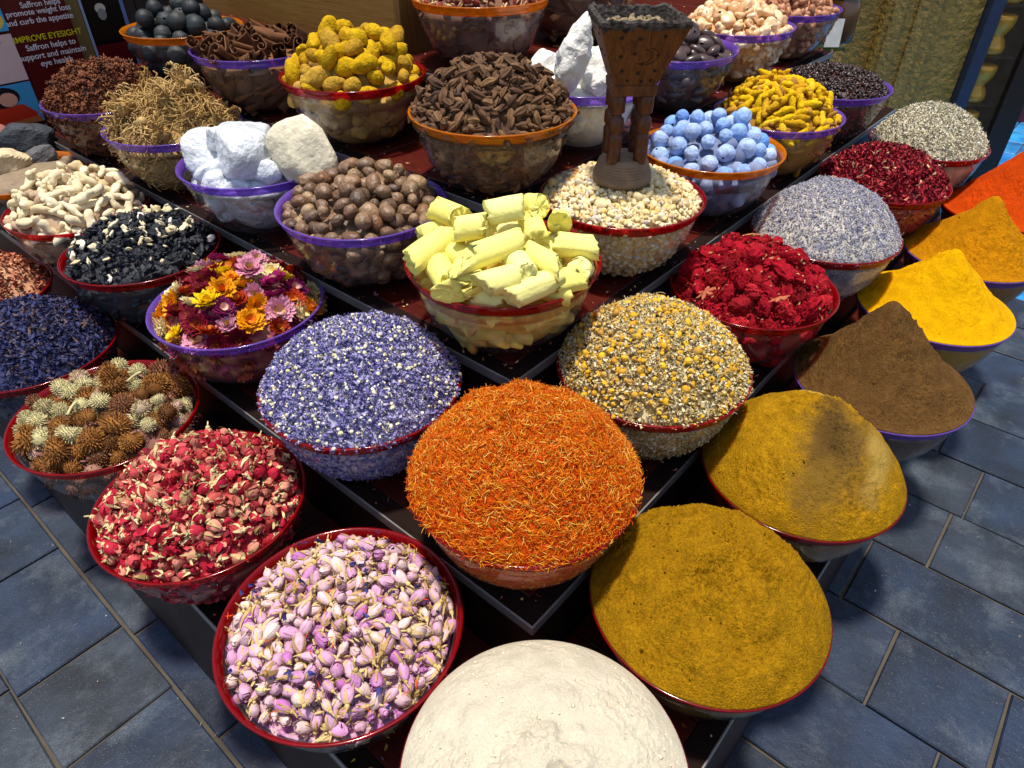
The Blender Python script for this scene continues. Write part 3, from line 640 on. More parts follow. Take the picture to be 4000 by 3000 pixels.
def oval(c, rx, ry, n=20, a0=0): return [(c[0] + rx * math.cos(2 * PI * k / n + a0), c[1] + ry * math.sin(2 * PI * k / n + a0)) for k in range(n)]
r0, r1 = ab(20, 60), ab(262, 20)
WB = r1[0]; HB = 1.7; pcw = .26
flat(ban, 'sheet', [(-pcw - .02, .3), (WB, .3), (WB, HB), (-pcw - .02, HB)], (92, 16, 14), -.012, 0)
M_TXT = plain('white_lettering', (225, 215, 215), .5, nmix=.05); M_TXY = plain('yellow_lettering', (215, 200, 20), .5, nmix=.05)
def text(par, s_, px, py, h_px, mat, u=UB, z=.0012):
    a = ab(px, py, u); hgt = ab(px, py - h_px, u)[1] - a[1]
    cu_ = bpy.data.curves.new('lettering', 'FONT'); cu_.body = s_; cu_.size = hgt * 1.12; cu_.align_x = 'CENTER'; cu_.extrude = .0004; cu_.offset = hgt * .012; cu_.materials.append(mat)
    o = bpy.data.objects.new('lettering', cu_); sc.collection.objects.link(o); dg = bpy.context.evaluated_depsgraph_get(); me = bpy.data.meshes.new_from_object(o.evaluated_get(dg)); bpy.data.objects.remove(o); me.materials.clear(); me.materials.append(mat); link('lettering', me, par, (a[0], a[1], z))
mid = (WB) / 2
for s_, px, py, h, m in (('Saffron helps', 160, 22, 30, M_TXT), ('promote weight loss', 155, 52, 30, M_TXT), ('and curb the appetite', 160, 86, 30, M_TXT), ('IMPROVE EYESIGHT', 192, 150, 30, M_TXY), ('Saffron helps to', 203, 184, 30, M_TXT), ('support and maintain', 212, 218, 30, M_TXT), ('eye health', 226, 248, 30, M_TXT)):
    text(ban, s_, px, py, h, m)
def pic(y_top_px, y_bot_px, col):
    t = ab(20, 60); a = ab(*y_top_px)[1]; b = ab(*y_bot_px)[1]
    return a, b, flat(ban, 'picture', [(-pcw, b), (-.006, b), (-.006, a), (-pcw, a)], col, .0005, .0018)
a, b, _ = pic((-20, -60), (40, 118), (60, 170, 220)); flat(ban, 'picture_shape', oval((-.06, b + .03), .05, .03), (235, 205, 90), .0019)
a, b, _ = pic((45, 130), (118, 308), (224, 190, 182))
flat(ban, 'picture_shape', oval((-.115, a - .055), .055, .022), (245, 240, 240), .0019); flat(ban, 'picture_shape', oval((-.11, a - .055), .02, .02), (40, 28, 26), .0032)
flat(ban, 'picture_shape', [(-.2, a - .03), (-.06, a - .012), (-.04, a - .02), (-.2, a - .042)], (70, 45, 40), .0019)
a, b, _ = pic((118, 315), (190, 465), (70, 160, 205)); h_ = a - b
flat(ban, 'picture_shape', [(-.2, b + .001), (-.02, b + .001), (-.02, b + h_ * .25), (-.05, b + h_ * .5), (-.12, b + h_ * .52), (-.2, b + h_ * .3)], (205, 52, 26), .0019)
flat(ban, 'picture_shape', oval((-.1, b + h_ * .72), .05, h_ * .25), (26, 22, 28), .0019); flat(ban, 'picture_shape', oval((-.085, b + h_ * .66), .026, h_ * .17), (225, 160, 130), .0032)
flat(ban, 'picture_shape', [(-.14, b), (-.012, b), (-.012, b + h_ * .14), (-.14, b + h_ * .1)], (190, 110, 60), .0032)
a, b, _ = pic((195, 480), (280, 720), (150, 140, 155))
# dark framed second panel with a photograph of spices
u2 = 2.72; bz2 = at_u(335, 60, u2); BV0 = float(bz2[:2] @ VX)
ban2 = face_u(BV0, .02, u2, 'banner', 'narrow dark banner with a picture of mixed spices beside the red banner', 'banner')
def ab2(px, py): return ab(px, py, u2)
x1 = ab2(480, 60)[0]
flat(ban2, 'sheet', [(-.14, .3), (x1 + .02, .3), (x1 + .02, HB), (-.14, HB)], (18, 18, 24), -.012, 0)
flat(ban2, 'tan_stripe', [(-.055, .3), (-.012, .3), (-.012, HB), (-.055, HB)], (140, 120, 70), .0005)
flat(ban2, 'edge_strip', [(-.010, .3), (-.002, .3), (-.002, HB), (-.010, HB)], (170, 185, 215), .0005, .003)
flat(ban2, 'edge_strip', [(x1, .3), (x1 + .012, .3), (x1 + .012, HB), (x1, HB)], (120, 140, 190), .0005, .003)
yb = ab2(400, 160)[1]
flat(ban2, 'red_stripe', [(0, yb - .07), (x1, yb - .07), (x1, yb - .012), (0, yb - .012)], (100, 16, 18), .0005)
flat(ban2, 'picture', [(0.002, yb), (x1 - .002, yb), (x1 - .002, yb + .4), (.002, yb + .4)], (26, 22, 16), .0005)
g = np.random.default_rng(4); cols = [(200, 120, 30), (220, 210, 190), (120, 30, 25), (70, 90, 60), (190, 90, 50), (150, 150, 140)]
for k in range(16): flat(ban2, 'picture_shape', oval((g.uniform(.03, x1 - .03), yb + .02 + g.random() * .34), g.uniform(.012, .022), g.uniform(.01, .018), 12), cols[k % 6], .0019 + k * .00012)

# ---- gold textured column, display case and lane with blue light painted into its paving on the right
YC = 3.55
def xz(px, py, y=YC): p = at_y(px, py, y); return float(p[0]), float(p[2])
M_GOLD_STUCCO = piece_mat('gold_stucco', [(0, (176, 138, 58)), (1, (176, 138, 58))], .45, 30, .6, 1.0, 42, .5, dark=.5, dist=.02)
col = empty('column', (0, YC, 0.02), 'olive gold textured stucco column behind the coffee beans', 'column')
xa, xb, xc, xd = [xz(p, 0)[0] for p in (3368, 3478, 3690, 3872)]
for nm, q0, q1, y0 in (('side_face', xa, xb - .001, .05), ('front_face', xb, xc, 0.0), ('side_face', xc + .001, xd, .03)):
    V, F = box(q0, q1, y0, .5, 0, 2.1, .006); link(nm, tri_mesh(nm, V, F, M_GOLD_STUCCO, smooth=False), col)
for q in (xb + (xc - xb) * .1, xb + (xc - xb) * .55):
    V, F = box(q, q + .055, -.012, .002, 0, 2.1, .004); link('raised_band', tri_mesh('raised_band', V, F, M_GOLD_STUCCO, smooth=False), col)
case = empty('display_case', (0, YC, 0.02), 'glass display case of gold jars between the column and the lane', 'display case')
M_FRAME = plain('case_frame', (52, 66, 92), .4, .3); M_FRAMED = plain('case_frame_dark', (34, 22, 18), .4)
xe, xf, xg = xz(3875, 0)[0], xz(3925, 0)[0], xz(4075, 0)[0]
V, F = box(xe, xf, -.02, .06, 0, 2.1, .004); link('post', tri_mesh('post', V, F, M_FRAME, smooth=False), case)
V, F = box(xg, xg + .11, -.02, .5, 0, 2.1, .004); link('post', tri_mesh('post', V, F, M_FRAMED, smooth=False), case)
V, F = box(xf, xg, .44, .46, 0, 2.1); link('back_panel', tri_mesh('back_panel', V, F, plain('case_back', (120, 88, 36), .4), smooth=False), case)
M_GLASS = plastic('glass_pane', (251, 253, 252), .0, None, .01)
V, F = box(xf, xg, -.004, .0, 0, 2.1); link('pane', tri_mesh('pane', V, F, M_GLASS, smooth=False), case)
M_JAR = piece_mat('polished_gold', [(0, (250, 178, 50)), (1, (236, 150, 40))], .22, 20, .3, 0, 10, .6); M_JAR.node_tree.nodes['Principled BSDF'].inputs['Metallic'].default_value = .25
jp = [(.0, 0), (.05, 0), (.058, .01), (.06, .03), (.048, .06), (.036, .075), (.046, .09), (.062, .12), (.066, .15), (.064, .165), (.05, .17), (0, .172)]
ME_JAR = tri_mesh('gold_jar', *lathe(jp, 28), M_JAR)
g = np.random.default_rng(2); lv = [.02 + .03, .25, .47, .69, .91, 1.13]
for iz, z in enumerate(lv):
    V, F = box(xf + .003, xg - .003, .01, .435, z - .012, z - .002); link('shelf', tri_mesh('shelf', V, F, M_GLASS, smooth=False), case, (0, 0, 0))
    n = 0; x = xf + .075
    while x < xg - .06:
        link('gold_jar', ME_JAR, None, (x, YC + .09, z + .02), None, f'polished gold waisted jar on the {["bottom", "second", "third", "fourth", "fifth", "top"][iz]} glass shelf, {["left", "middle", "right", "far right"][n]} in its row', 'jar', 'gold jars in the display case'); x += .148; n += 1
# glass shelf with card and brown jars beside the resin bowls
sh = empty('side_shelf', (0, 3.0, 0.02), 'greenish glass shelf on dark legs with brown jars behind the coffee beans', 'shelf')
sx0, sz0 = xz(3130, 190, 3.0); sx1, _ = xz(3300, 190, 3.0)
V, F = box(sx0 - .2, sx1, 0, .18, sz0 - .03, sz0 - .016); link('shelf_board', tri_mesh('shelf_board', V, F, plastic('green_glass', (190, 215, 190), .35, (90, 110, 80), .05), smooth=False), sh)
for q in (sx0 - .18, sx1 - .04):
    V, F = box(q, q + .025, .1, .125, 0, sz0 - .031); link('leg', tri_mesh('leg', V, F, M_FRAMED, smooth=False), sh)
cx0, cz0 = xz(3250, 180, 2.98)
V, F = poly([(-.03, 0), (.03, 0), (.034, .1), (-.026, .1)], -.001, .001); o = link('price_card', tri_mesh('price_card', V, F, plain('white_card', (205, 205, 200), .6), smooth=False), None, (cx0, 2.985, cz0 - .005), (PI / 2 - .2, 0, 0), 'blank white card propped at the end of the glass shelf', 'card')
jb = [(0, 0), (.05, 0), (.055, .01), (.055, .14), (.046, .16), (.046, .175), (.052, .18), (.052, .2), (0, .2)]
ME_BJ = tri_mesh('brown_jar', *lathe(jb, 24), [plain('amber_glass', (92, 60, 34), .15, .0, .7, bump=0)])
for k, dx in enumerate((-.06, .055)):
    link('storage_jar', ME_BJ, None, (sx1 + dx - .05, 3.1, sz0 + .006), None, ['brown glass storage jar on the glass shelf, further from the column', 'brown glass storage jar on the glass shelf, next to the column'][k], 'jar', 'brown jars on the glass shelf')
sg = at_z(3990, 520, .02); V, F = box(-.2, .2, -.02, .02, 0, .42, .01)
o = empty('sign_board', (sg[0] + .1, sg[1] + .3, .012), 'small red and white sign board standing on the blue-lit paving', 'sign', rot=(0, 0, -.3))
link('board', tri_mesh('board', V, F, plain('sign_red', (125, 40, 50), .5), smooth=False), o)
V, F = box(-.16, .05, -.026, -.0205, .1, .34); link('panel', tri_mesh('panel', V, F, plain('sign_white', (215, 205, 205), .5), smooth=False), o)

# ================================================================== bowls and what is in them
def variants(name, makers, mats, smooth=True, rnd=False):
    out = []
    for q in makers:
        V, F = q[0], q[1]; out.append(tri_mesh(name, V, F, mats, None, q[2] if len(q) > 2 else None, smooth))
    return out
def pmat(name, c, dark=.55, nscale=45, nmix=.5, bump=.9, patches=None):
    """spice powder; patches: [(x, y, radius, colour)] are heaps of another spice lying in it"""
    m = piece_mat(name, [(0, c), (1, tuple(int(x * .8) for x in c))], .95, nscale, nmix, bump, 420, .06, dark=dark, dist=.003)
    nt = m.node_tree; b = nt.nodes['Principled BSDF']; cur = b.inputs['Base Color'].links[0].from_socket; tc = N(nt, 'ShaderNodeTexCoord'); nz = N(nt, 'ShaderNodeTexNoise'); nz.inputs['Scale'].default_value = 330; nz.inputs['Detail'].default_value = 3
    nt.links.new(tc.outputs['Object'], nz.inputs['Vector']); mr = N(nt, 'ShaderNodeMapRange'); mr.inputs[1].default_value = .3; mr.inputs[2].default_value = .62; mr.inputs[3].default_value = dark; mr.inputs[4].default_value = 1.06; nt.links.new(nz.outputs['Fac'], mr.inputs[0])
    sc_ = N(nt, 'ShaderNodeVectorMath', operation='SCALE'); nt.links.new(cur, sc_.inputs[0]); nt.links.new(mr.outputs[0], sc_.inputs['Scale']); nt.links.new(sc_.outputs[0], b.inputs['Base Color'])
    if patches:
        nt = m.node_tree; b = nt.nodes['Principled BSDF']; cur = b.inputs['Base Color'].links[0].from_socket
        tc = N(nt, 'ShaderNodeTexCoord'); nz = N(nt, 'ShaderNodeTexNoise'); nz.inputs['Scale'].default_value = 26; nz.inputs['Detail'].default_value = 8; nz.inputs['Roughness'].default_value = .7
        nt.links.new(tc.outputs['Object'], nz.inputs['Vector'])
        for (x, y, sx, sy, rot, colr) in patches:
            mp = N(nt, 'ShaderNodeMapping'); mp.vector_type = 'TEXTURE'; mp.inputs['Location'].default_value = (x, y, 0); mp.inputs['Rotation'].default_value = (0, 0, rot); mp.inputs['Scale'].default_value = (sx, sy, 10)
            nt.links.new(tc.outputs['Object'], mp.inputs[0]); ln = N(nt, 'ShaderNodeVectorMath', operation='LENGTH'); nt.links.new(mp.outputs[0], ln.inputs[0])
            ad = N(nt, 'ShaderNodeMath', operation='MULTIPLY_ADD'); nt.links.new(nz.outputs['Fac'], ad.inputs[0]); ad.inputs[1].default_value = 2.2; nt.links.new(ln.outputs['Value'], ad.inputs[2])
            mr = N(nt, 'ShaderNodeMapRange'); mr.inputs[1].default_value = 2.3; mr.inputs[2].default_value = 1.5; nt.links.new(ad.outputs[0], mr.inputs[0])
            mx = N(nt, 'ShaderNodeMix', data_type='RGBA'); mx.inputs['B'].default_value = lin(colr); nt.links.new(mr.outputs[0], mx.inputs['Factor']); nt.links.new(cur, mx.inputs['A']); cur = mx.outputs['Result']
        nt.links.new(cur, b.inputs['Base Color'])
    return m
PW = dict(R=.1690, edge=.0005)
# ---- powders along the right-hand bottom step
b = Bowl(.207, .300, 1, 'red', .058, 'bowl of cream flour at the front corner of the stall', 'dome', seed=1, **PW)
powder(b, 'cream_flour', 'smooth cream white flour heap with a lumpy middle in the front corner bowl', pmat('cream_flour', (226, 214, 188), .92, 30, .5, .5), .0009, 16, 420, seed=3, top=[(-.005, -.035, .07, .010), (-.02, -.065, .028, .010), (.014, -.035, .020, -.010), (.04, -.055, .022, .007), (-.04, -.03, .02, .006), (.0, .0, .03, .005), (.025, -.085, .03, -.006)])
b = Bowl(.178, .644, 1, 'red', .080, 'red rimmed bowl of ochre mustard powder beside the flour', 'dome', seed=2, apex=(.02, .02), **PW)
powder(b, 'mustard_powder', 'ochre yellow mustard powder heaped in the bowl beside the cream flour', pmat('mustard_powder', (166, 120, 12), .6, 60, .5, 1.0), .0022, 22, 420, seed=4, top=[(.03, -.01, .085, .006), (.045, .055, .024, -.008), (.0, -.05, .05, -.005), (-.01, -.125, .014, .003), (.012, -.13, .01, .003), (.06, -.06, .05, .004)])
b = Bowl(.182, .993, 1, 'red', .105, 'red rimmed bowl of mixed yellow and dark ground spice', 'dome', seed=3, apex=(.0, .03), **PW)
powder(b, 'mixed_spice', 'mixed ground spice, yellow with a dark brown streak, right of the chamomile', pmat('mixed_spice', (180, 132, 16), .6, 60, .6, 1.0, [(.03, -.05, .12, .07, .9, (104, 78, 34)), (.095, -.05, .08, .024, 1.1, (150, 122, 56)), (.06, .10, .11, .022, -.5, (180, 146, 66)), (.02, -.02, .09, .03, 1.2, (84, 62, 28)), (-.02, -.10, .05, .03, .3, (112, 84, 30))]), .0016, 8, 300, seed=5)
b = Bowl(.157, 1.340, 1, 'purple', .170, 'purple rimmed bowl with a peak of brown powder', 'cone', seed=4, apex=(-.02, .02), **PW)
powder(b, 'brown_spice_powder', 'peaked mound of brown ground spice below the red pomegranate blossoms', pmat('brown_powder', (116, 82, 42), .6, 60, .5, 1.0), .0014, 4, 150, seed=6)
b = Bowl(.158, 1.720, 1, 'purple', .140, 'purple rimmed bowl with a peak of bright yellow powder', 'cone', seed=5, **PW)
powder(b, 'turmeric_powder', 'peaked mound of bright yellow turmeric powder below the grey lavender', pmat('turmeric_powder', (226, 166, 2), .8, 40, .4, .5), .0008, 5, 40, seed=7)
b = Bowl(.158, 2.085, 1, 'purple', .145, 'purple rimmed bowl with a peak of amber yellow powder', 'cone', seed=6, **PW)
powder(b, 'amber_spice_powder', 'peaked mound of dull amber yellow spice powder behind the bright yellow one', pmat('amber_powder', (190, 124, 6), .7, 50, .5, .8), .0012, 4, 60, seed=8)
b = Bowl(.158, 2.455, 1, 'red', .168, 'bowl with a peak of orange red powder at the right edge', 'cone', seed=7, **PW)
powder(b, 'paprika_powder', 'peaked mound of orange red chilli powder at the right edge', pmat('paprika_powder', (186, 62, 6), .75, 50, .4, .6), .0010, 4, 40, seed=9)

# ---- rosebuds, coneflower heads, petals along the left-hand bottom step
b = Bowl(.548, .270, 1, 'red', .050, 'red rimmed bowl of pale pink rosebuds at the front left', 'flat', seed=8, R=.156, edge=.014)
M_PINK = piece_mat('pale_pink_petal', [(0, (214, 150, 196)), (.3, (222, 178, 196)), (.55, (232, 206, 196)), (.8, (186, 112, 178)), (1, (226, 196, 190))], .7, 140, .55, .4, 300, .2, dark=.6, trans=.15)
M_SEPAL = piece_mat('dry_sepal', [(0, (190, 158, 96)), (.5, (214, 188, 132)), (1, (160, 124, 66))], .8, 120, .4, .3, 300, .2)
buds = [rosebud(k, .0275, .0165, .3) for k in range(12)]; MB = variants('pink_rosebud', buds, [M_PINK, M_SEPAL])
pt, _ = b.deposit(300, .0086, .018, .156, seed=1, over=2.4)
b.pile('pink_rosebud', MB, pt, 'dried pale pink rosebud in the front left red rimmed bowl', 'rosebud', 'pale pink rosebuds', 0.6, scale=(.72, 1.2))
budlo = [rosebud(k, .0275, .0165, .3, 3) for k in range(3)]
sep = [strip(.02, .004, 4, .9, .5, .2, .4, k) for k in range(3)] + [spindle(.012, .004, 5, 5, .05, k) for k in range(2)]
sep_l = b.litter(sep, 700, (.6, 1.2), .5, (-.016, .004), .153, 2)
crn = [strip(.011, .006, 3, 1.0, .8, .3, .3, k) for k in range(3)]
b.fill('rosebud_filling', 'tan sepals and broken petals packed between the pale pink rosebuds', 'filling', M_SEPAL, [(x[0], x[1]) for x in budlo], 60, .9, .012, .026, [sep_l], [M_SEPAL, M_PINK], 1, bed=300, bedmat=1)
v, f, r = b.litter(crn, 34, (.8, 1.4), .5, (.012, .02), .145, 3)
link('cornflower_petals', tri_mesh('cornflower_petals', v, f, piece_mat('indigo_petal', [(0, (58, 60, 130)), (1, (34, 36, 70))], .8), r), None, b.c, None, 'few stray indigo petals fallen among the pale pink rosebuds', 'petals', None, 'stuff')
v, f, r = b.litter([strip(.012, .0014, 3, .6, .3, .2, .3, k) for k in range(3)], 60, (.7, 1.2), .4, (.01, .018), .147, 4)
link('safflower_threads', tri_mesh('safflower_threads', v, f, piece_mat('stray_safflower', [(0, (225, 90, 10)), (1, (215, 50, 10))], .8), r), None, b.c, None, 'stray orange safflower threads fallen among the pale pink rosebuds', 'threads', None, 'stuff')

b = Bowl(.912, .264, 1, 'red', .072, 'red rimmed bowl of red rosebuds at the left', 'dome', seed=9, R=.155)
M_RED = piece_mat('red_petal', [(0, (150, 16, 42)), (.25, (190, 34, 60)), (.45, (206, 84, 86)), (.6, (172, 18, 34)), (.85, (222, 150, 126)), (1, (122, 12, 36))], .7, 140, .5, .4, 300, .2, dark=.6, trans=.15)
M_STRAW = piece_mat('straw_sepal', [(0, (196, 170, 116)), (.5, (224, 204, 154)), (1, (156, 134, 76))], .8, 120, .4, .3, 300, .2)
buds = [rosebud(k + 40, .024, .0195, .35) for k in range(8)]; MB = variants('red_rosebud', buds, [M_RED, M_STRAW])
pt, _ = b.deposit(300, .0092, .018, .158, seed=1, over=2.2)
b.pile('red_rosebud', MB, pt, 'dried red rosebud in the heaped red rimmed bowl at the left', 'rosebud', 'red rosebuds', .8, scale=(.75, 1.15))
pet = [strip(.017, .012, 4, .9, .4, .3, .4, k) for k in range(6)]; sp2 = [strip(.016, .0045, 4, .9, .6, .2, .4, k) for k in range(4)]
l1 = b.litter(pet, 1300, (.6, 1.2), .6, (-.009, .008), .156, 2); l2 = b.litter(sp2, 260, (.6, 1.3), .6, (-.005, .011), .155, 3)
b.fill('rose_petal_filling', 'loose red petals and straw coloured sepals filling the red rosebud bowl', 'filling', M_RED, pet, 500, 1.1, .004, .010, [(l1[0], l1[1], l1[2], 0), (l2[0], l2[1], l2[2], 1)], [M_RED, M_STRAW], 0)

b = Bowl(1.257, .264, 1, 'red', .024, 'wide red rimmed bowl of spiky brown coneflower heads', 'flat', seed=10, R=.152)
heads = [spiky_head(k, .0225 * (1 if k % 3 else .8), 170, .40 + .1 * (k % 2), .8) for k in range(5)]
M_CB = piece_mat('coneflower_brown', [(0, (112, 70, 28)), (.4, (150, 100, 46)), (.7, (84, 54, 26)), (1, (130, 84, 60))], .8, 120, .4, .2, 300, .2)
M_CP = piece_mat('coneflower_pale', [(0, (176, 168, 116)), (.4, (200, 188, 140)), (.7, (150, 140, 96)), (1, (196, 160, 150))], .8, 120, .4, .2, 300, .2)
M_CT = piece_mat('coneflower_tip', [(0, (176, 120, 52)), (.5, (120, 76, 34)), (1, (150, 96, 60))], .8); M_CV = piece_mat('coneflower_pale_tip', [(0, (214, 206, 160)), (1, (190, 178, 120))], .8)
HB_ = variants('coneflower_head', heads, [M_CB, M_CT], False); HP_ = variants('coneflower_head', heads, [M_CP, M_CV], False)
pt, _ = b.deposit(160, .0150, .030, .150, seed=2, over=1.8)
g = np.random.default_rng(3); sel = g.random(len(pt)) < .58
b.pile('coneflower_head', HB_, pt[sel], 'brown spiky dried coneflower head in the wide red rimmed bowl', 'flower head', 'brown coneflower heads', .6, scale=(.75, 1.3))
b.pile('coneflower_head', HP_, pt[~sel], 'pale greenish spiky coneflower head among the brown ones', 'flower head', 'pale coneflower heads', .6, scale=(.7, 1.05), seed=4)
l1 = b.litter([strip(.018, .006, 3, .6, .5, .3, .4, k) for k in range(4)], 260, (.6, 1.1), .6, (-.004, .006), .14, 5)
b.fill('coneflower_filling', 'brown coneflower heads and dry petals packed inside the wide red rimmed bowl', 'filling', piece_mat('coneflower_petal', [(0, (110, 64, 60)), (.5, (150, 110, 90)), (1, (90, 58, 40))], .8), [(x[0], x[1]) for x in [spiky_head(k, .0225, 36, .45, .8) for k in (20, 21)]], 60, .9, .014, .034, [l1], bed=70)
for k, (dx, dy, rz) in enumerate(((-.035, -.05, 1.2), (.03, .05, .6))):
    t = np.linspace(0, 1, 7); p = np.stack([t * .03, .006 * np.sin(t * 2), .006 + t * .012 * (1 - t * .3)], -1)
    link('flower_stalk', tri_mesh('flower_stalk', *tube(p, .0026, 7), M_CV), None, b.c + [dx, dy, .028], (0, 0, rz), ['pale cut stalk on the coneflower heads nearer the camera', 'pale curved stalk on the coneflower heads further back'][k], 'stalk', 'pale stalks on the coneflower heads')

b = Bowl(1.606, .264, 1, 'red', .085, 'red rimmed bowl of blue cornflower petals at the left edge', 'dome', seed=11, R=.158)
M_CF = piece_mat('cornflower_petal', [(0, (38, 46, 90)), (.3, (66, 70, 112)), (.5, (26, 28, 50)), (.75, (84, 80, 104)), (.9, (116, 92, 80)), (1, (46, 56, 116))], .8, 120, .4, .2, 300, .2, trans=.1)
shr = [strip(.024, .0052, 4, 1.0, .8, .3, .4, k) for k in range(8)]
ls = [b.litter(shr, 2600, (.6, 1.25), .45, (-.003, .006), .164, 6)]
b.fill('dried_cornflower', 'dark blue shredded cornflower petals heaped at the left edge', 'dried petals', M_CF, shr, 500, 1, .004, .006, ls)
b = Bowl(1.965, .264, 1, 'red', .075, 'red rimmed bowl of rust coloured petals at the far left edge', 'dome', seed=12, R=.158)
M_RP = piece_mat('rust_petal', [(0, (150, 70, 44)), (.3, (190, 110, 80)), (.6, (120, 50, 36)), (.8, (206, 160, 120)), (1, (170, 84, 70))], .8)
b.fill('rust_petals', 'rust and pale pink dried petals at the far left edge', 'dried petals', M_RP, shr, 300, .9, .004, .006, [b.litter([strip(.016, .009, 3, .9, .6, .3, .4, k) for k in range(5)], 1300, (.6, 1.2), .6, (-.003, .008), .16, 6)])

# ---- second step
b = Bowl(.456, .560, 2, 'red', .112, 'red rimmed bowl overflowing with orange safflower threads', 'dome', seed=13, R=.170, edge=.006, lump=.14)
M_SF = piece_mat('safflower', [(0, (216, 74, 4)), (.2, (228, 112, 6)), (.4, (206, 56, 4)), (.5, (236, 150, 14)), (.66, (222, 98, 4)), (.8, (240, 172, 30)), (.92, (240, 204, 100)), (1, (206, 60, 4))], .75, 140, .2, 0, 300, .15, trans=.15)
thr = [tube(np.stack([np.linspace(-.5, .5, 3), .12 * np.sin(np.linspace(0, 3, 3) + k), .09 * np.cos(np.linspace(0, 2.5, 3) + 2 * k)], -1) * .0105, np.array([.00032, .00056, .00022]), 3) for k in range(6)]
thr = [(v_[:-2], f_[:-6]) for v_, f_ in thr]
ls = [b.litter(thr, 13000, (.7, 1.3), .42, (-.003, .003), .169, 1), b.litter(thr, 8000, (.7, 1.4), .6, (.001, .005), .170, 2)]
b.fill('safflower_heap', 'tall dome of orange safflower threads at the middle corner of the stall', 'dried safflower', M_SF, thr, 3000, 1, .003, .004, ls)

b = Bowl(.808, .545, 2, 'red', .095, 'red rimmed bowl of lilac and white statice blossoms', 'dome', seed=14, lump=.09, R=.166, edge=.006)
M_ST = piece_mat('statice_lilac', [(0, (116, 108, 172)), (.3, (156, 150, 204)), (.5, (92, 86, 150)), (.75, (202, 198, 222)), (1, (134, 126, 188))], .8, 140, .3, 0, 300, .15, trans=.2)
M_SB = piece_mat('statice_white', [(0, (214, 206, 168)), (.5, (226, 220, 196)), (1, (190, 180, 130))], .8, 140, .3, 0, 300, .2)
pe = [strip(.0145, .0056, 4, 1.3, 1.0, .45, .3, k) for k in range(9)]; bd = [wob_ball(k, 7, 5, .15) for k in range(4)]
ls = [(*b.litter(pe, 7200, (.45, 1.25), .8, (-.005, .007), .168, 1), 0), (*b.litter(bd, 480, (.0016, .0042), .5, (.001, .006), .166, 2, hug=False), 1), (*b.litter([strip(.008, .004, 3, 1.1, .6, .4, .2, k) for k in range(4)], 900, (.6, 1.2), .7, (.001, .0065), .167, 3), 1)]
b.fill('dried_statice', 'lilac statice petals with small white buds heaped left of the safflower', 'dried petals', M_ST, pe, 2600, 1, .003, .007, ls, [M_ST, M_SB])

b = Bowl(1.204, .553, 2, 'purple', .055, 'purple rimmed bowl of bright mixed strawflowers', 'flat', seed=15, R=.152)
fl = [daisy(k, .0255, 5, 19) for k in range(5)]
cols = {'golden yellow': ((232, 158, 10), (214, 110, 8)), 'lemon yellow': ((236, 200, 20), (226, 170, 10)), 'crimson': ((120, 14, 36), (150, 70, 30)), 'magenta': ((150, 30, 92), (220, 170, 150)), 'pale pink': ((214, 150, 170), (206, 160, 110)), 'cream': ((232, 214, 168), (226, 196, 110)), 'rust red': ((168, 50, 16), (206, 120, 30))}
MS = {}
for nm, (c1, c2) in cols.items():
    m1 = piece_mat('strawflower_' + nm.replace(' ', '_'), [(0, c1), (.5, tuple(min(255, int(x * 1.12)) for x in c1)), (1, tuple(int(x * .85) for x in c1))], .6, 200, .3, 0, 300, .3, trans=.15); m2 = piece_mat('strawflower_eye_' + nm.replace(' ', '_'), [(0, c2), (1, c2)], .7, 200, .4, 0)
    MS[nm] = variants('strawflower', fl, [m1, m2], False)
pt, _ = b.deposit(105, .0150, .026, .152, seed=3, over=1.8); g = np.random.default_rng(6); names = list(cols); pick = g.choice(len(names), len(pt), p=[.17, .12, .19, .16, .16, .09, .11])
for k, nm in enumerate(names):
    b.pile('strawflower', MS[nm], pt[pick == k], f'{nm} dried strawflower in the bowl above the lilac statice', 'strawflower', f'{nm} strawflowers', .55, scale=(.8, 1.2), seed=k)
# flowers face outward from the heap
for o in [o for o in bpy.data.objects if o.name.startswith('strawflower') and o.get('category') == 'strawflower']:
    lo = np.array(o.location) - b.c; n_ = b.normal(lo[:1], lo[1:2])[0] + np.random.default_rng(int(abs(lo[0] * 1e6))).normal(size=3) * .38; n_[2] = abs(n_[2]) + .1
    o.rotation_euler = Vector(n_).to_track_quat('Z', 'X').to_euler()
M_SFW = piece_mat('strawflower_mix', [(0, (190, 110, 40)), (.3, (150, 40, 40)), (.5, (206, 160, 80)), (.7, (140, 50, 80)), (1, (180, 80, 30))], .7)
b.fill('strawflower_filling', 'strawflowers packed inside the purple rimmed bowl, seen through its side', 'filling', M_SFW, [(x[0], x[1]) for x in [daisy(k + 9, .0255, 3, 11) for k in range(2)]], 70, .85, .008, .024, bed=60)

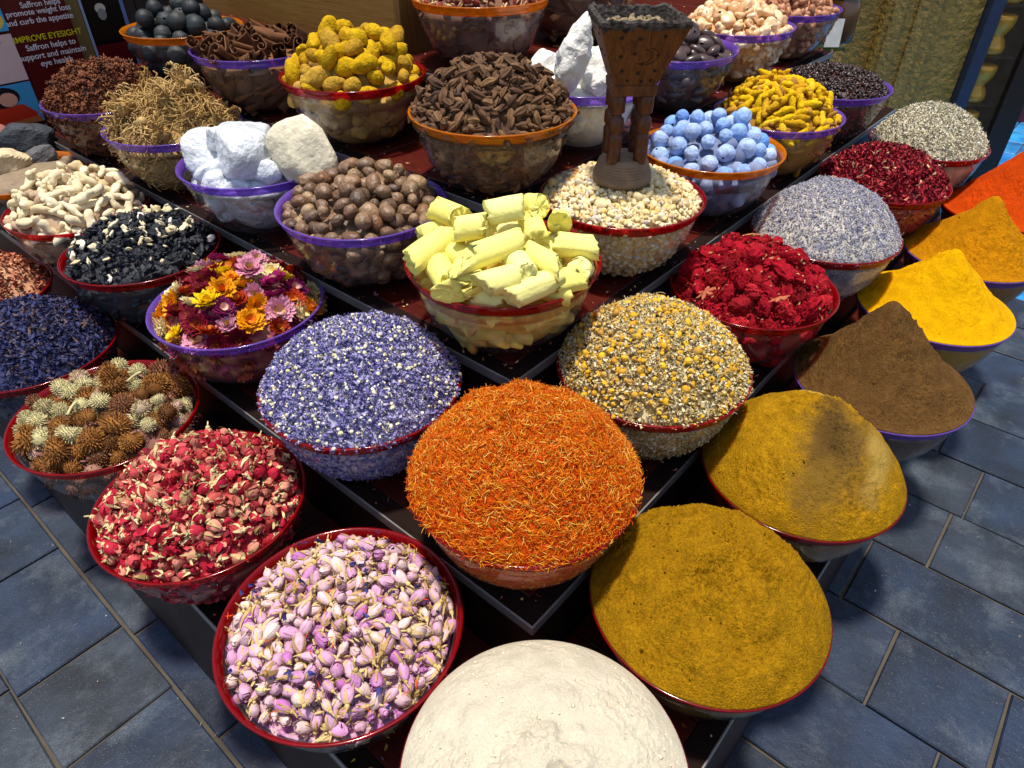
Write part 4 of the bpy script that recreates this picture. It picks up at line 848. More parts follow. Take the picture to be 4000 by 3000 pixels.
b = Bowl(1.577, .540, 2, 'red', .062, 'red rimmed bowl of black crinkled pieces with white bits', 'dome', seed=16, R=.152)
cr = [crumple(k, .013, .5) for k in range(8)]
M_BK = piece_mat('black_crinkle', [(0, (26, 28, 34)), (.5, (40, 43, 52)), (1, (18, 18, 22))], .6, 90, .4, .9, 130, .4, dist=.004)
M_WB = piece_mat('white_shell_bit', [(0, (226, 214, 182)), (.5, (206, 186, 140)), (1, (232, 226, 210))], .7, 90, .4, .6, 130, .3)
pt, _ = b.deposit(260, .0098, .020, .152, seed=4, over=1.6); g = np.random.default_rng(8); sel = g.random(len(pt)) < .14
b.pile('black_dried_piece', variants('black_dried_piece', cr, M_BK, False), pt[~sel], 'black crinkled dried piece in the bowl behind the strawflowers', 'dried piece', 'black crinkled pieces', .6)
b.pile('white_dried_piece', variants('white_dried_piece', [crumple(k + 30, .009, .45) for k in range(6)], M_WB, False), pt[sel], 'cream white flaky piece among the black crinkled ones', 'dried piece', 'white flaky pieces', .7)
crlo = [crumple(k, .013, .5, 8, 6) for k in range(4)]; l1 = b.litter([(x[0] * .5, x[1]) for x in crlo], 500, (.5, 1.1), .6, (-.004, .010), .15, 3); l2 = b.litter([crumple(k + 60, .006, .45) for k in range(4)], 80, (.4, 1.5), .6, (.006, .016), .15, 4)
b.fill('black_filling', 'black crinkled fragments and cream crumbs packed inside the bowl behind the strawflowers', 'filling', M_BK, crlo, 150, .9, .006, .012, [(*l1, 0), (*l2, 1)], [M_BK, M_WB])

b = Bowl(1.930, .548, 2, 'red', .085, 'red rimmed bowl of pale dried ginger at the left', 'dome', seed=17, R=.152)
M_GI = piece_mat('dried_ginger', [(0, (220, 200, 158)), (.5, (232, 216, 180)), (1, (200, 174, 130))], .8, 70, .35, .6, 140, .2)
gi = [finger(.066 * (.75 + .12 * (k % 4)), .0215, k + 3, 13, 9, .22, .10, 1 + k % 3, .03) for k in range(9)]; gi = [(wob(v_, k, 90, .0022, 3) * np.array([1, 1, .72]), f_) for k, (v_, f_) in enumerate(gi)]
pt, _ = b.deposit(120, .0135, .03, .156, seed=5, over=2.0)
b.pile('ginger_root', variants('ginger_root', gi, M_GI), pt, 'pale knobbly dried ginger root in the bowl at the left', 'ginger root', 'dried ginger roots', .3)
b.fill('ginger_filling', 'pale ginger roots packed inside the red rimmed bowl at the left', 'filling', piece_mat('ginger_in_bowl', [(0, (176, 150, 120)), (1, (150, 120, 96))], .8), [finger(.06, .0235, k + 3, 8, 6, .12, .22, 1, .02) for k in range(4)], 70, .9, .010, .026, bed=50)

b = Bowl(2.295, .545, 2, 'orange', .02, 'orange rimmed bowl of mineral rocks at the far left', 'flat', seed=18, R=.15)
for k, (px, py, R_, s_, colr, lb) in enumerate(((95, 545, .062, (1.5, .9, .8), (52, 56, 62), 'dark grey mineral rock with white specks at the far left'), (20, 640, .055, (1.1, 1, .8), (206, 186, 146), 'sandy cream mineral block below the dark grey rock'), (-10, 540, .04, (1, 1, 1), (140, 84, 74), 'reddish brown rock at the very left edge'), (160, 600, .035, (1.2, 1, .8), (92, 90, 92), 'small grey stone between the dark rock and the ginger'))):
    p = at_z(px, py, b.c[2] + .02); 
    m = piece_mat('mineral_rock', [(0, colr), (1, colr)], .7, 40, .6, .8, 120, .4, dist=.004)
    link('mineral_rock', tri_mesh('mineral_rock', *rock(k + 3, R_, 18, s_, .06), m, smooth=False), None, p, (0, 0, .4 * k), lb, 'rock', 'mineral rocks')
b.fill('rock_filling', 'grey stones packed inside the orange rimmed bowl at the far left', 'filling', piece_mat('rock_in_bowl', [(0, (90, 86, 80)), (1, (140, 120, 96))], .8), [wob_ball(k, 9, 7, .3) for k in range(3)], 60, .022, .018, .012)

b = Bowl(.455, .915, 2, 'red', .100, 'red rimmed bowl heaped with dried chamomile', 'dome', seed=19, lump=.09, R=.166, edge=.006)
M_CH = piece_mat('chamomile_petal', [(0, (218, 200, 146)), (.35, (230, 220, 188)), (.6, (200, 170, 96)), (.8, (214, 192, 130)), (1, (160, 122, 58))], .8, 140, .3, 0, 300, .2, trans=.1)
M_CY = piece_mat('chamomile_disc', [(0, (206, 158, 20)), (.4, (190, 140, 40)), (.7, (222, 180, 40)), (1, (176, 130, 60))], .8, 300, .4, .5, 900, .2)
pe = [strip(.0135, .0056, 4, 1.3, 1.0, .45, .3, k) for k in range(9)]; stalks = [tube(np.stack([np.linspace(-.5, .5, 6), .16 * np.sin(np.linspace(0, 4, 6) + k), .1 * np.cos(np.linspace(0, 3, 6) + k)], -1) * .022, .00038, 3) for k in range(4)]
ls = [(*b.litter(pe, 7200, (.45, 1.2), .8, (-.005, .006), .167, 1), 0), (*b.litter(bd, 240, (.0014, .0028), .5, (.001, .006), .166, 2, hug=False), 0), (*b.litter(stalks, 420, (.6, 1.3), .3, (.003, .007), .168, 3), 0), (*b.litter(bd, 420, (.0022, .0042), .5, (.001, .005), .166, 5, hug=False), 1)]
b.fill('chamomile_petals', 'cream chamomile petals and stalks heaped right of the safflower', 'dried petals', M_CH, pe, 2400, 1, .003, .007, ls, [M_CH, M_CY])
pt, _ = b.deposit(300, .0048, .0035, .166, K=5, seed=4, over=9); dv, df = ball(10, 7); dv[:, 2] = np.where(dv[:, 2] < 0, dv[:, 2] * .5, dv[:, 2] * .95)
b.pile('chamomile_disc', variants('chamomile_disc', [(dv * .0066, df)], M_CY), pt, 'yellow chamomile flower centre in the cream petal heap', 'flower centre', 'chamomile centres', .7, scale=(.6, 1.25))

b = Bowl(.444, 1.293, 2, 'red', .072, 'red rimmed bowl of crimson pomegranate blossoms', 'dome', seed=20, R=.154)
M_PO = piece_mat('pomegranate_blossom', [(0, (140, 8, 24)), (.4, (164, 16, 36)), (.7, (108, 8, 20)), (.85, (178, 34, 44)), (1, (132, 12, 18))], .85, 200, .5, .8, 320, .12, dist=.003)
M_PT = piece_mat('pomegranate_calyx', [(0, (206, 160, 110)), (.5, (170, 90, 60)), (1, (190, 130, 80))], .8)
po = [shaggy(k, .0190, 18, 13, 150) for k in range(6)]
pt, _ = b.deposit(170, .0140, .026, .156, seed=5, over=1.9)
b.pile('pomegranate_blossom', variants('pomegranate_blossom', po, [M_PO, M_PT], False), pt, 'crumpled crimson pomegranate blossom in the bowl beside the grey lavender', 'blossom', 'pomegranate blossoms', .5, scale=(.75, 1.3))
def calyx(seed):
    parts = [(*lathe([(0, 0), (.006, 0), (.007, .004), (.004, .007), (0, .006)], 10), 0)]
    for k in range(6):
        an = k * PI / 3; V, F = strip(.016, .008, 3, .5, .1, .2, .2, k); V[:, 0] += .012; V[:, 2] += .004
        c, s_ = math.cos(an), math.sin(an); parts.append((V @ np.array([[c, s_, 0], [-s_, c, 0], [0, 0, 1]]), F, 0))
    return join(parts)[:2]
MC = variants('dried_calyx', [calyx(0)], M_PT)
for k, (px, py, lb) in enumerate(((2940, 925, 'tan star shaped calyx on top of the crimson blossoms'), (3045, 1175, 'brownish star shaped calyx low among the crimson blossoms'), (2760, 1400 - 250, 'tan star shaped calyx at the middle of the crimson blossoms'))):
    p = at_z(px, py, b.c[2] + (.092, .07, .08)[k]); link('dried_calyx', MC[0], None, p, (-.5, .2 * k, k), lb, 'calyx', 'dried star calyxes')
b.fill('blossom_filling', 'crimson petals packed inside the red rimmed bowl of pomegranate blossoms', 'filling', M_PO, [(x[0], x[1]) for x in [shaggy(k, .019, 10, 8, 26) for k in (20, 21)]], 60, .85, .010, .018, [b.litter(pet, 500, (.4, .8), .6, (-.006, .004), .15, 3)])

b = Bowl(.428, 1.650, 2, 'red', .112, 'red rimmed bowl heaped with grey lavender grains', 'dome', seed=21, lump=.09, R=.168, edge=.006)
M_LV = piece_mat('lavender', [(0, (170, 168, 184)), (.25, (126, 130, 162)), (.5, (196, 190, 188)), (.7, (96, 100, 132)), (.85, (206, 196, 176)), (1, (146, 148, 174))], .8, 200, .3, 0, 300, .2)
gr = [spindle(.0062, .0020, 3, 4, .0, k, .1, .1) for k in range(4)]
for v_, f_ in gr: v_[:4, 1:] *= 2.2; v_[-4:, 1:] *= 2.2
b.fill('lavender_heap', 'tall dome of pale grey blue lavender grains above the yellow powders', 'dried lavender', M_LV, gr, 3000, 1, .003, .003, [b.litter(gr, 11000, (.7, 1.3), .6, (-.003, .0035), .169, 1)])

b = Bowl(.428, 2.075, 2, 'red', .080, 'red rimmed bowl of dark red hibiscus petals', 'dome', seed=22, R=.160)
M_HB = piece_mat('hibiscus', [(0, (126, 12, 30)), (.3, (164, 26, 44)), (.5, (84, 8, 22)), (.75, (150, 20, 36)), (.93, (190, 50, 56)), (1, (226, 200, 150))], .65, 140, .4, .2, 300, .3, trans=.1)
hb = [strip(.026, .0075, 5, 1.3, .9, .5, .45, k) for k in range(8)]
b.fill('hibiscus_heap', 'dark red curled hibiscus petals heaped behind the grey lavender', 'dried petals', M_HB, hb, 420, 1, .004, .008, [b.litter(hb, 2200, (.6, 1.2), .65, (-.004, .008), .164, 1)])
b = Bowl(.422, 2.480, 2, 'red', .105, 'red rimmed bowl of grey beige cut herb at the right end', 'dome', seed=23, R=.164)
M_HE = piece_mat('cut_herb', [(0, (196, 186, 160)), (.3, (222, 216, 196)), (.55, (156, 146, 116)), (.8, (206, 196, 168)), (1, (228, 222, 206))], .8, 140, .3, 0, 300, .2)
he = [strip(.015, .004, 3, .7, .7, .35, .3, k) for k in range(8)]
b.fill('cut_herb_heap', 'grey beige shredded herb dome at the far right of the second step', 'dried herb', M_HE, he, 700, 1, .004, .004, [b.litter(he, 4200, (.5, 1.2), .6, (-.002, .006), .166, 1)])

# ---- third step
b = Bowl(.719, .815, 3, 'red', .058, 'red rimmed bowl of yellow sulphur sticks at the middle of the stall', 'dome', seed=24, R=.152)
M_SU = piece_mat('sulphur', [(0, (236, 224, 126)), (.5, (238, 226, 116)), (1, (240, 232, 156))], .9, 60, .3, .5, 150, .08, dark=.8, dist=.002)
ZO = lambda x, y: (1200 + x * .5425, 700 + y * .5425)
SU = [((1420, 220), -14, 270, 9.0), ((1010, 245), 28, 260, 6.0), ((1185, 345), -12, 250, 7.2), ((1325, 512), -26, 460, 6.3), ((885, 500), -46, 420, 4.0), ((1625, 350), 75, 290, 5.5), ((1820, 315), 200, 160, 5.6), ((1935, 480), 8, 290, 4.2), ((1640, 190), 200, 170, 7.5), ((1700, 590), 35, 290, 4.0), ((1540, 640), 62, 220, 4.0),
      ((1365, 735), -20, 210, 3.2), ((960, 670), 60, 310, 1.6), ((1140, 770), -30, 170, 1.6), ((1580, 800), -28, 300, 1.4), ((1850, 730), -14, 270, 1.2), ((1300, 845), 14, 260, -.6), ((1965, 650), 200, 200, 1.2), ((1100, 560), 40, 300, 2.5), ((1480, 400), 30, 320, 3.4), ((1230, 470), 80, 300, 3.0), ((1780, 480), -50, 330, 2.2), ((1620, 720), 10, 300, .8), ((1180, 690), 60, 300, .4), ((1420, 760), 40, 220, -.4), ((930, 380), -30, 260, 2.6), ((1760, 790), 20, 200, -.5), ((1060, 740), 40, 200, -.5)]
words = ['topmost short', 'upper left', 'short upper middle', 'long central', 'long leftmost', 'steep upper right', 'end-on right hand', 'short rightmost', 'end-on topmost rear', 'slanting right hand', 'steep middle', 'broken front middle', 'steep left front', 'broken left front', 'slanting front', 'front right', 'lowest front', 'end-on lower right', 'half hidden left middle', 'half hidden upper middle', 'buried left middle', 'half hidden right', 'buried front right', 'buried front left', 'buried front middle', 'rear left', 'lower right rim', 'lower left rim']
for k, ((x, y), an, ln, hz) in enumerate(SU):
    px, py = ZO(x, y); p = at_z(px, py, b.c[2] + hz * .01 + .006); dep = abs(ray(px, py)[2] and (p[2] - CAM_H) / ray(px, py)[2]) * 1.0
    L = ln * .5425 * dep * .95; R_ = .0205
    if an == 200: d = np.array([.25 * math.sin(k), -.9, .35]); L = max(L, .055)
    else:
        an_ = math.radians(an); d = np.array([math.cos(an_), -math.sin(an_) * 1.15, -.25 * math.sin(an_)]); 
    d /= np.linalg.norm(d); q = Vector(d).to_track_quat('X', 'Z').to_matrix() @ Matrix.Rotation(.8 * k, 3, 'X')
    link('sulphur_stick', tri_mesh('sulphur_stick', *stick(k, max(L, .045), R_), M_SU), None, p, q.to_euler(), f'{words[k]} stick of pale yellow sulphur in the red rimmed bowl', 'sulphur stick', 'sulphur sticks')
b.fill('sulphur_filling', 'yellow sulphur sticks packed inside the red rimmed bowl, seen through its side', 'filling', piece_mat('sulphur_in_bowl', [(0, (226, 190, 80)), (.5, (240, 214, 110)), (1, (214, 170, 66))], .8, 50, .4), [stick(60 + k, .07, .0195, 14, 3) for k in range(3)], 60, .62, .020, .036, bed=24)

b = Bowl(1.090, .808, 3, 'purple', .055, 'purple rimmed bowl of brown nutmegs', 'dome', seed=25, R=.152)
def nut(k, nu=18, nv=13):
    v, f = ball(nu, nv); v = wob(v, k, 2.0, .09, 2); v = wob(v, k + 7, 8, .028, 2); gz = np.exp(-((v[:, 0] - .1 * np.sin(3 * v[:, 2])) / .10) ** 2) * (v[:, 1] > 0) * .07; v -= v * gz[:, None]; s_ = 1.18 + .1 * (k % 3); return np.stack([v[:, 2] * s_, v[:, 0], v[:, 1]], -1) * .0142, f
nu_ = [nut(k) for k in range(7)]
M_NU = piece_mat('nutmeg', [(0, (104, 72, 50)), (.25, (138, 108, 80)), (.4, (70, 50, 38)), (.6, (150, 118, 86)), (.75, (120, 82, 52)), (.9, (112, 88, 68)), (1, (184, 150, 106))], .45, 170, .95, .9, 150, .45, dist=.003)
pt, _ = b.deposit(230, .0145, .034, .154, seed=6, over=1.6)
b.pile('nutmeg', variants('nutmeg', nu_, M_NU), pt, 'brown nutmeg in the purple rimmed bowl between sulphur and alum', 'nutmeg', 'nutmegs', .5, scale=(.72, 1.2))
b.fill('nutmeg_filling', 'nutmegs packed inside the purple rimmed bowl, seen through its clear side', 'filling', M_NU, [nut(k, 11, 8) for k in range(4)], 130, .95, .015, .036, bed=110)

b = Bowl(1.460, .803, 3, 'purple', .05, 'purple rimmed bowl of white alum crystal blocks', 'dome', seed=26, R=.15)
M_AL = piece_mat('alum', [(0, (214, 217, 220)), (1, (206, 210, 215))], .28, 34, .6, 1.0, 70, .5, dark=.62, sss=.4, dist=.008); M_AL2 = piece_mat('cream_alum', [(0, (214, 204, 176)), (1, (214, 204, 176))], .4, 26, .6, .8, 70, .5, dark=.65, sss=.3, dist=.006)
AL = [(650, 328, .078, (1.0, .6, 1.0), .048, 1, 'large rounded cream alum block at the right of the bowl'), (452, 330, .052, (1.1, 1, .9), .02, 0, 'white alum block at the left edge of the bowl'), (540, 325, .072, (1.3, .9, .8), .035, 0, 'wide white alum block at the back of the bowl'), (480, 300, .035, (1, 1, .9), .06, 0, 'small white alum piece on top at the back'), (566, 370, .046, (1.2, .8, .8), .004, 0, 'white alum block at the front middle of the bowl'), (478, 372, .042, (1.3, .9, .8), -.002, 0, 'low white alum block at the front left'), (640, 368, .045, (1.1, .9, .8), -.01, 0, 'low white alum block under the cream one')]
for k, (x, y, R_, s_, hz, mi, lb) in enumerate(AL):
    p = at_z(x * 1.8083, y * 1.8083, b.c[2] + hz); link('alum_block', tri_mesh('alum_block', *rock(k + 31, R_, 40 if mi else 17, s_, .03 if mi else .022, 3), [M_AL, M_AL2][mi]), None, p, (.3 * k if k else -.35, .2 if k else 0, .7 * k), lb, 'crystal', 'alum blocks')
bl = [rock(k + 50, .05, 12, (1.1, .8, .7), .02, 1) for k in range(3)]
b.fill('alum_filling', 'white alum blocks packed inside the purple rimmed bowl', 'filling', M_AL, bl, 22, .66, .042, .028)

b = Bowl(1.850, .815, 3, 'purple', .085, 'purple rimmed bowl of tangled dried roots', 'dome', seed=27, R=.155)
M_RO = piece_mat('dried_root', [(0, (186, 152, 92)), (.5, (160, 124, 70)), (1, (206, 176, 120))], .8, 60, .5, .3, 200, .2); ro = [root_clump(k, .055, 46) for k in range(5)]
pt, _ = b.deposit(24, .030, .045, .155, seed=7, over=1.8)
b.pile('root_tangle', variants('root_tangle', ro, M_RO), pt, 'tan tangle of thin dried roots in the bowl behind the alum', 'root tangle', 'dried root tangles', .4, scale=(.85, 1.15))
rt = [tube(np.stack([np.linspace(-.5, .5, 7), .12 * np.sin(np.linspace(0, 5, 7) + k), .1 * np.cos(np.linspace(0, 4, 7) + k)], -1) * .05, .0015, 4) for k in range(4)]
b.fill('root_filling', 'thin tan roots packed inside the purple rimmed bowl', 'filling', M_RO, rt, 420, 1, .004, .034, [b.litter(rt, 800, (.5, 1.0), .3, (-.03, .006), .155, 2)])

b = Bowl(2.225, .815, 3, 'purple', .090, 'purple rimmed bowl of brown star anise by the red banner', 'dome', seed=28, R=.162)
M_SA = piece_mat('star_anise', [(0, (96, 48, 26)), (.4, (126, 70, 40)), (.7, (70, 34, 22)), (1, (150, 94, 58))], .7, 90, .4, .2, 200, .3); sa = [star(k, .0185) for k in range(5)]
pt, _ = b.deposit(300, .0085, .02, .165, seed=8, over=1.6)
b.pile('star_anise', variants('star_anise', sa, M_SA, False), pt, 'brown dried star anise in the bowl by the red banner', 'star anise', 'star anise pods', .8)
b.fill('anise_filling', 'star anise packed inside the purple rimmed bowl by the red banner', 'filling', M_SA, sa, 400, 1, .006, .018, [b.litter(sa, 500, (.6, 1), .8, (-.014, .004), .16, 2)])

b = Bowl(.718, 1.185, 3, 'red', .032, 'red rimmed bowl of cream frankincense under the incense burner', 'dome', seed=29, R=.158); FR = b
M_FK = piece_mat('frankincense', [(0, (214, 190, 132)), (.3, (224, 206, 160)), (.5, (204, 172, 100)), (.75, (228, 214, 178)), (.9, (186, 176, 166)), (1, (196, 150, 70))], .6, 90, .35, .4, 200, .35, dark=.7)
peb = [rock(k + 200, 1.0, 8, (1.25, 1, .8), .06, 0, (6, 5)) for k in range(8)]
pt, _ = b.deposit(300, .0072, .012, .158, seed=9, over=1.8)
b.pile('frankincense_lump', variants('frankincense_lump', [rock(k + 220, .0088, 9, (1.25, 1, .8), .07, 0, (14, 10)) for k in range(10)], M_FK), pt, 'cream frankincense lump around the foot of the incense burner', 'resin lump', 'frankincense lumps', .6, scale=(.45, 1.35))
b.fill('frankincense_filling', 'small cream frankincense grains filling the bowl under the incense burner', 'filling', M_FK, peb, 900, .0062, .007, .006, [b.litter(peb, 1300, (.0035, .0065), .6, (-.001, .006), .157, 2, hug=False)])

b = Bowl(.712, 1.562, 3, 'orange', .075, 'orange rimmed bowl heaped with powdery blue balls', 'dome', seed=30, R=.148)
M_BB = piece_mat('indigo_ball', [(0, (134, 164, 214)), (.3, (164, 184, 220)), (.5, (104, 152, 220)), (.75, (178, 192, 220)), (.9, (150, 176, 218)), (1, (78, 130, 212))], .9, 85, .9, .8, 120, .15, dark=.66, dist=.004)
bb = []
for k in range(6): v, f = ball(20, 14); bb.append((wob(wob(v, k, 1.8, .055, 2), k + 5, 6, .03, 3) * .0198, f))
pt, _ = b.deposit(120, .0198, .044, .150, seed=10, over=1.5)
b.pile('blue_ball', variants('blue_ball', bb, M_BB), pt, 'powdery light blue indigo ball in the orange rimmed bowl', 'blue ball', 'blue balls', free=True, scale=(.82, 1.14))
b.fill('blue_ball_filling', 'blue and grey balls packed inside the orange rimmed bowl', 'filling', piece_mat('ball_in_bowl', [(0, (110, 120, 150)), (.5, (150, 160, 190)), (1, (90, 100, 130))], .9, 45, .5), [(v_, f_) for v_, f_ in [(ball(13, 9)[0] * .0198, ball(13, 9)[1])] * 2], 60, .95, .020, .050, bed=50)

b = Bowl(.705, 1.925, 3, 'purple', .095, 'purple rimmed bowl of whole yellow turmeric fingers', 'dome', seed=31, R=.150)
M_TU = piece_mat('turmeric_finger', [(0, (206, 160, 14)), (.4, (222, 178, 20)), (.7, (186, 136, 20)), (1, (228, 186, 40))], .9, 120, .7, 1.0, 220, .1, dist=.003); tu = [finger(.064 * (.75 + .12 * (k % 4)), .0185, k + 20, 14, 9, .10, .13, (k % 3 == 0) * 1, .05) for k in range(8)]
pt, _ = b.deposit(150, .0110, .026, .156, seed=11, over=2.4)
b.pile('turmeric_finger', variants('turmeric_finger', tu, M_TU), pt, 'yellow dried turmeric finger in the bowl behind the blue balls', 'turmeric finger', 'turmeric fingers', .25)
b.fill('turmeric_filling', 'turmeric fingers packed inside the purple rimmed bowl behind the blue balls', 'filling', piece_mat('turmeric_in_bowl', [(0, (180, 130, 30)), (1, (150, 104, 40))], .8), [finger(.06, .0185, k + 20, 8, 6, .1, .13, 0, .05) for k in range(4)], 80, .9, .010, .024, bed=70)

b = Bowl(.700, 2.300, 3, 'purple', .045, 'purple rimmed bowl of dark coffee beans by the gold column', 'dome', seed=32, R=.155)
M_CO = piece_mat('coffee_bean', [(0, (44, 28, 24)), (.5, (62, 40, 34)), (.8, (32, 22, 20)), (1, (84, 54, 42))], .35, 90, .3, .1, 200, .5); bn = [bean(.0125)]; bnl = [bean(.0125, 7, 5)]
pt, _ = b.deposit(300, .0052, .010, .158, K=20, seed=12, over=2.5)
b.pile('coffee_bean', variants('coffee_bean', bn, M_CO), pt, 'dark roasted coffee bean in the bowl by the gold column', 'coffee bean', 'coffee beans', .6)
b.fill('coffee_filling', 'dark coffee beans filling the purple rimmed bowl by the gold column', 'filling', M_CO, bnl, 500, 1, .004, .004, [b.litter(bnl, 1200, (.9, 1.1), .6, (-.001, .005), .158, 2)])

# ---- fourth step
b = Bowl(.974, 1.076, 4, 'orange', .090, 'orange rimmed bowl of brown black cardamom pods', 'dome', seed=33, R=.166)
M_CA = piece_mat('cardamom_pod', [(0, (88, 60, 38)), (.3, (112, 80, 52)), (.5, (60, 40, 28)), (.8, (130, 96, 62)), (1, (76, 50, 34))], .75, 120, .5, .7, 120, .25, dist=.003); ca = [spindle(.031, .0145, 9, 12, .13, k, .15, .18) for k in range(8)]
calo = [spindle(.031, .0145, 6, 7, .13, k, .15, .18) for k in range(4)]
pt, _ = b.deposit(300, .0098, .02, .168, seed=13, over=2.2)
b.pile('cardamom_pod', variants('cardamom_pod', ca, M_CA, False), pt, 'wrinkled brown cardamom pod in the orange rimmed bowl at upper middle', 'cardamom pod', 'black cardamom pods', .4, scale=(.75, 1.25))
b.fill('cardamom_filling', 'brown cardamom pods and husks packed inside the orange rimmed bowl at the upper middle', 'filling', M_CA, calo, 420, .9, .007, .014, bed=200, extra=[b.litter(calo, 300, (.6, 1), .4, (-.006, .003), .165, 2)])

b = Bowl(1.415, 1.076, 4, 'red', .085, 'red rimmed bowl of yellow dusted bulbs', 'dome', seed=34, R=.150)
def bulb(k, nu=18, nv=13):
    v, f = ball(nu, nv); v = wob(wob(v, k, 1.9, .17, 2), k + 3, 7, .035, 3); t = (v[:, 2] + 1) / 2; w = 1 - .22 * np.clip(t - .5, 0, 1) ** 1.5 * 2; ringz = 1 + .025 * np.sin(v[:, 2] * 16); s_ = 1.25 + .2 * (k % 3); return np.stack([v[:, 2] * s_, v[:, 0] * w * ringz, v[:, 1] * w * ringz], -1) * .0185, f
bu = [bulb(k) for k in range(7)]; M_LI = piece_mat('yellow_bulb', [(0, (190, 148, 14)), (.4, (204, 162, 24)), (.7, (164, 122, 18)), (1, (180, 140, 50))], .9, 110, .75, 1.0, 190, .1, dark=.5, dist=.003)
pt, _ = b.deposit(130, .0182, .042, .154, seed=14, over=2.0)
b.pile('yellow_bulb', variants('yellow_bulb', bu, M_LI), pt, 'yellow dusted turmeric bulb in the bowl before the oak cabinet', 'turmeric bulb', 'yellow turmeric bulbs', .5, scale=(.8, 1.15))
b.fill('bulb_filling', 'yellow brown bulbs packed inside the red rimmed bowl in front of the oak cabinet', 'filling', piece_mat('bulb_in_bowl', [(0, (170, 130, 60)), (.5, (190, 150, 70)), (1, (140, 100, 40))], .85), [bulb(k, 12, 9) for k in range(4)], 80, .92, .025, .046, bed=60)

b = Bowl(1.825, 1.082, 4, 'purple', .02, 'purple rimmed bowl of standing cinnamon quills', 'flat', seed=35, R=.15)
M_CI = piece_mat('cinnamon', [(0, (96, 60, 36)), (.5, (122, 82, 52)), (1, (74, 46, 30))], .8, 60, .5, .5, 140, .2); qs = [quill(k, .13, .0115) for k in range(6)]; MQ = variants('cinnamon_quill', qs, M_CI, False)
pt, _ = b.deposit(44, .020, .03, .15, seed=15, over=1.0); g = np.random.default_rng(12)
for k, p in enumerate(pt):
    d = np.array([g.normal() * .45 - .25, -.75 + g.normal() * .3, .55 + g.normal() * .2]); d /= np.linalg.norm(d); o = link('cinnamon_quill', MQ[k % 6], None, b.c + p + [0, 0, .012] - d * .03, (Vector(d).to_track_quat('X', 'Z').to_matrix() @ Matrix.Rotation(g.random() * 6.28, 3, 'X')).to_euler(), 'rolled brown cinnamon quill in the purple rimmed bowl, ' + ('left' if p[0] < -.04 else 'right' if p[0] > .04 else 'middle') + (' front' if p[1] < -.03 else ' back' if p[1] > .05 else ''), 'cinnamon quill', 'cinnamon quills')
    q = float(g.uniform(.85, 1.35)); o.scale = (float(g.uniform(.7, 1.0)), q, q)
b.fill('cinnamon_filling', 'brown cinnamon bark packed inside the purple rimmed bowl', 'filling', M_CI, [(x[0] * .6, x[1]) for x in qs[:3]], 60, 1, .014, .03, bed=24)

b = Bowl(2.215, 1.085, 4, 'orange', .055, 'orange rimmed bowl of black dried limes', 'dome', seed=36, R=.150)
def blime(k):
    v, f = ball(24, 14); an = np.arctan2(v[:, 1], v[:, 0]); v = v * (1 + .035 * np.cos(an * 9 + k))[:, None]; return wob(v, k, 1.8, .04, 2) * np.array([1, 1, .92]) * .0265, f
li = [blime(k) for k in range(4)]; M_BL = piece_mat('black_lime', [(0, (44, 52, 56)), (.5, (30, 34, 38)), (1, (58, 62, 60))], .6, 60, .4, .4, 120, .35)
pt, _ = b.deposit(60, .0262, .055, .150, seed=16, over=1.2)
b.pile('black_lime', variants('black_lime', li, M_BL), pt, 'blackish dried lime in the orange rimmed bowl by the banners', 'dried lime', 'black dried limes', free=True, scale=(.85, 1.08))
b.fill('lime_filling', 'blackish dried limes packed inside the orange rimmed bowl', 'filling', M_BL, li[:2], 45, .95, .0275, .056, bed=30)

b = Bowl(.978, 1.400, 4, 'purple', .03, 'purple rimmed bowl of white salt rocks behind the incense burner', 'flat', seed=37, R=.15)
M_SL = piece_mat('salt_rock', [(0, (226, 222, 212)), (1, (226, 222, 212))], .8, 45, .35, 1.0, 60, .2, dark=.7, dist=.008)
SL = [(1238, 118, .062, (.55, .55, 1.35), .075, (0, .42, .3), 'tall white salt rock leaning right beside the cardamom'), (1290, 150, .05, (1, .9, .9), .03, (.3, 0, 1), 'white salt rock half behind the incense burner'), (1288, 180, .04, (1, .8, .7), .012, (0, .2, 2), 'small white salt rock at the front of its bowl'), (1170, 135, .04, (1, .8, .7), .01, (0, .2, 4), 'small grey white salt rock behind the cardamom'), (1225, 165, .05, (1.2, .9, .7), .0, (.2, .1, 3), 'white salt rock under the tall leaning one'), (1350, 160, .05, (1.2, .9, .8), .015, (.2, .1, 5), 'white salt rock hidden at the right behind the burner')]
for k, (x, y, R_, s_, hz, ro_, lb) in enumerate(SL):
    p = at_z(x * 1.8083, y * 1.8083, b.c[2] + hz); v, f = rock(k + 71, R_, 24, s_, .07, 2); v = wob(v, k, 300, R_ * .03, 2); link('salt_rock', tri_mesh('salt_rock', v, f, M_SL), None, p, ro_, lb, 'salt rock', 'white salt rocks')
b.fill('salt_filling', 'white salt rocks packed inside the purple rimmed bowl behind the incense burner', 'filling', M_SL, [rock(80 + k, .045, 16, (1, .8, .8), .06, 1) for k in range(3)], 22, .8, .040, .02)

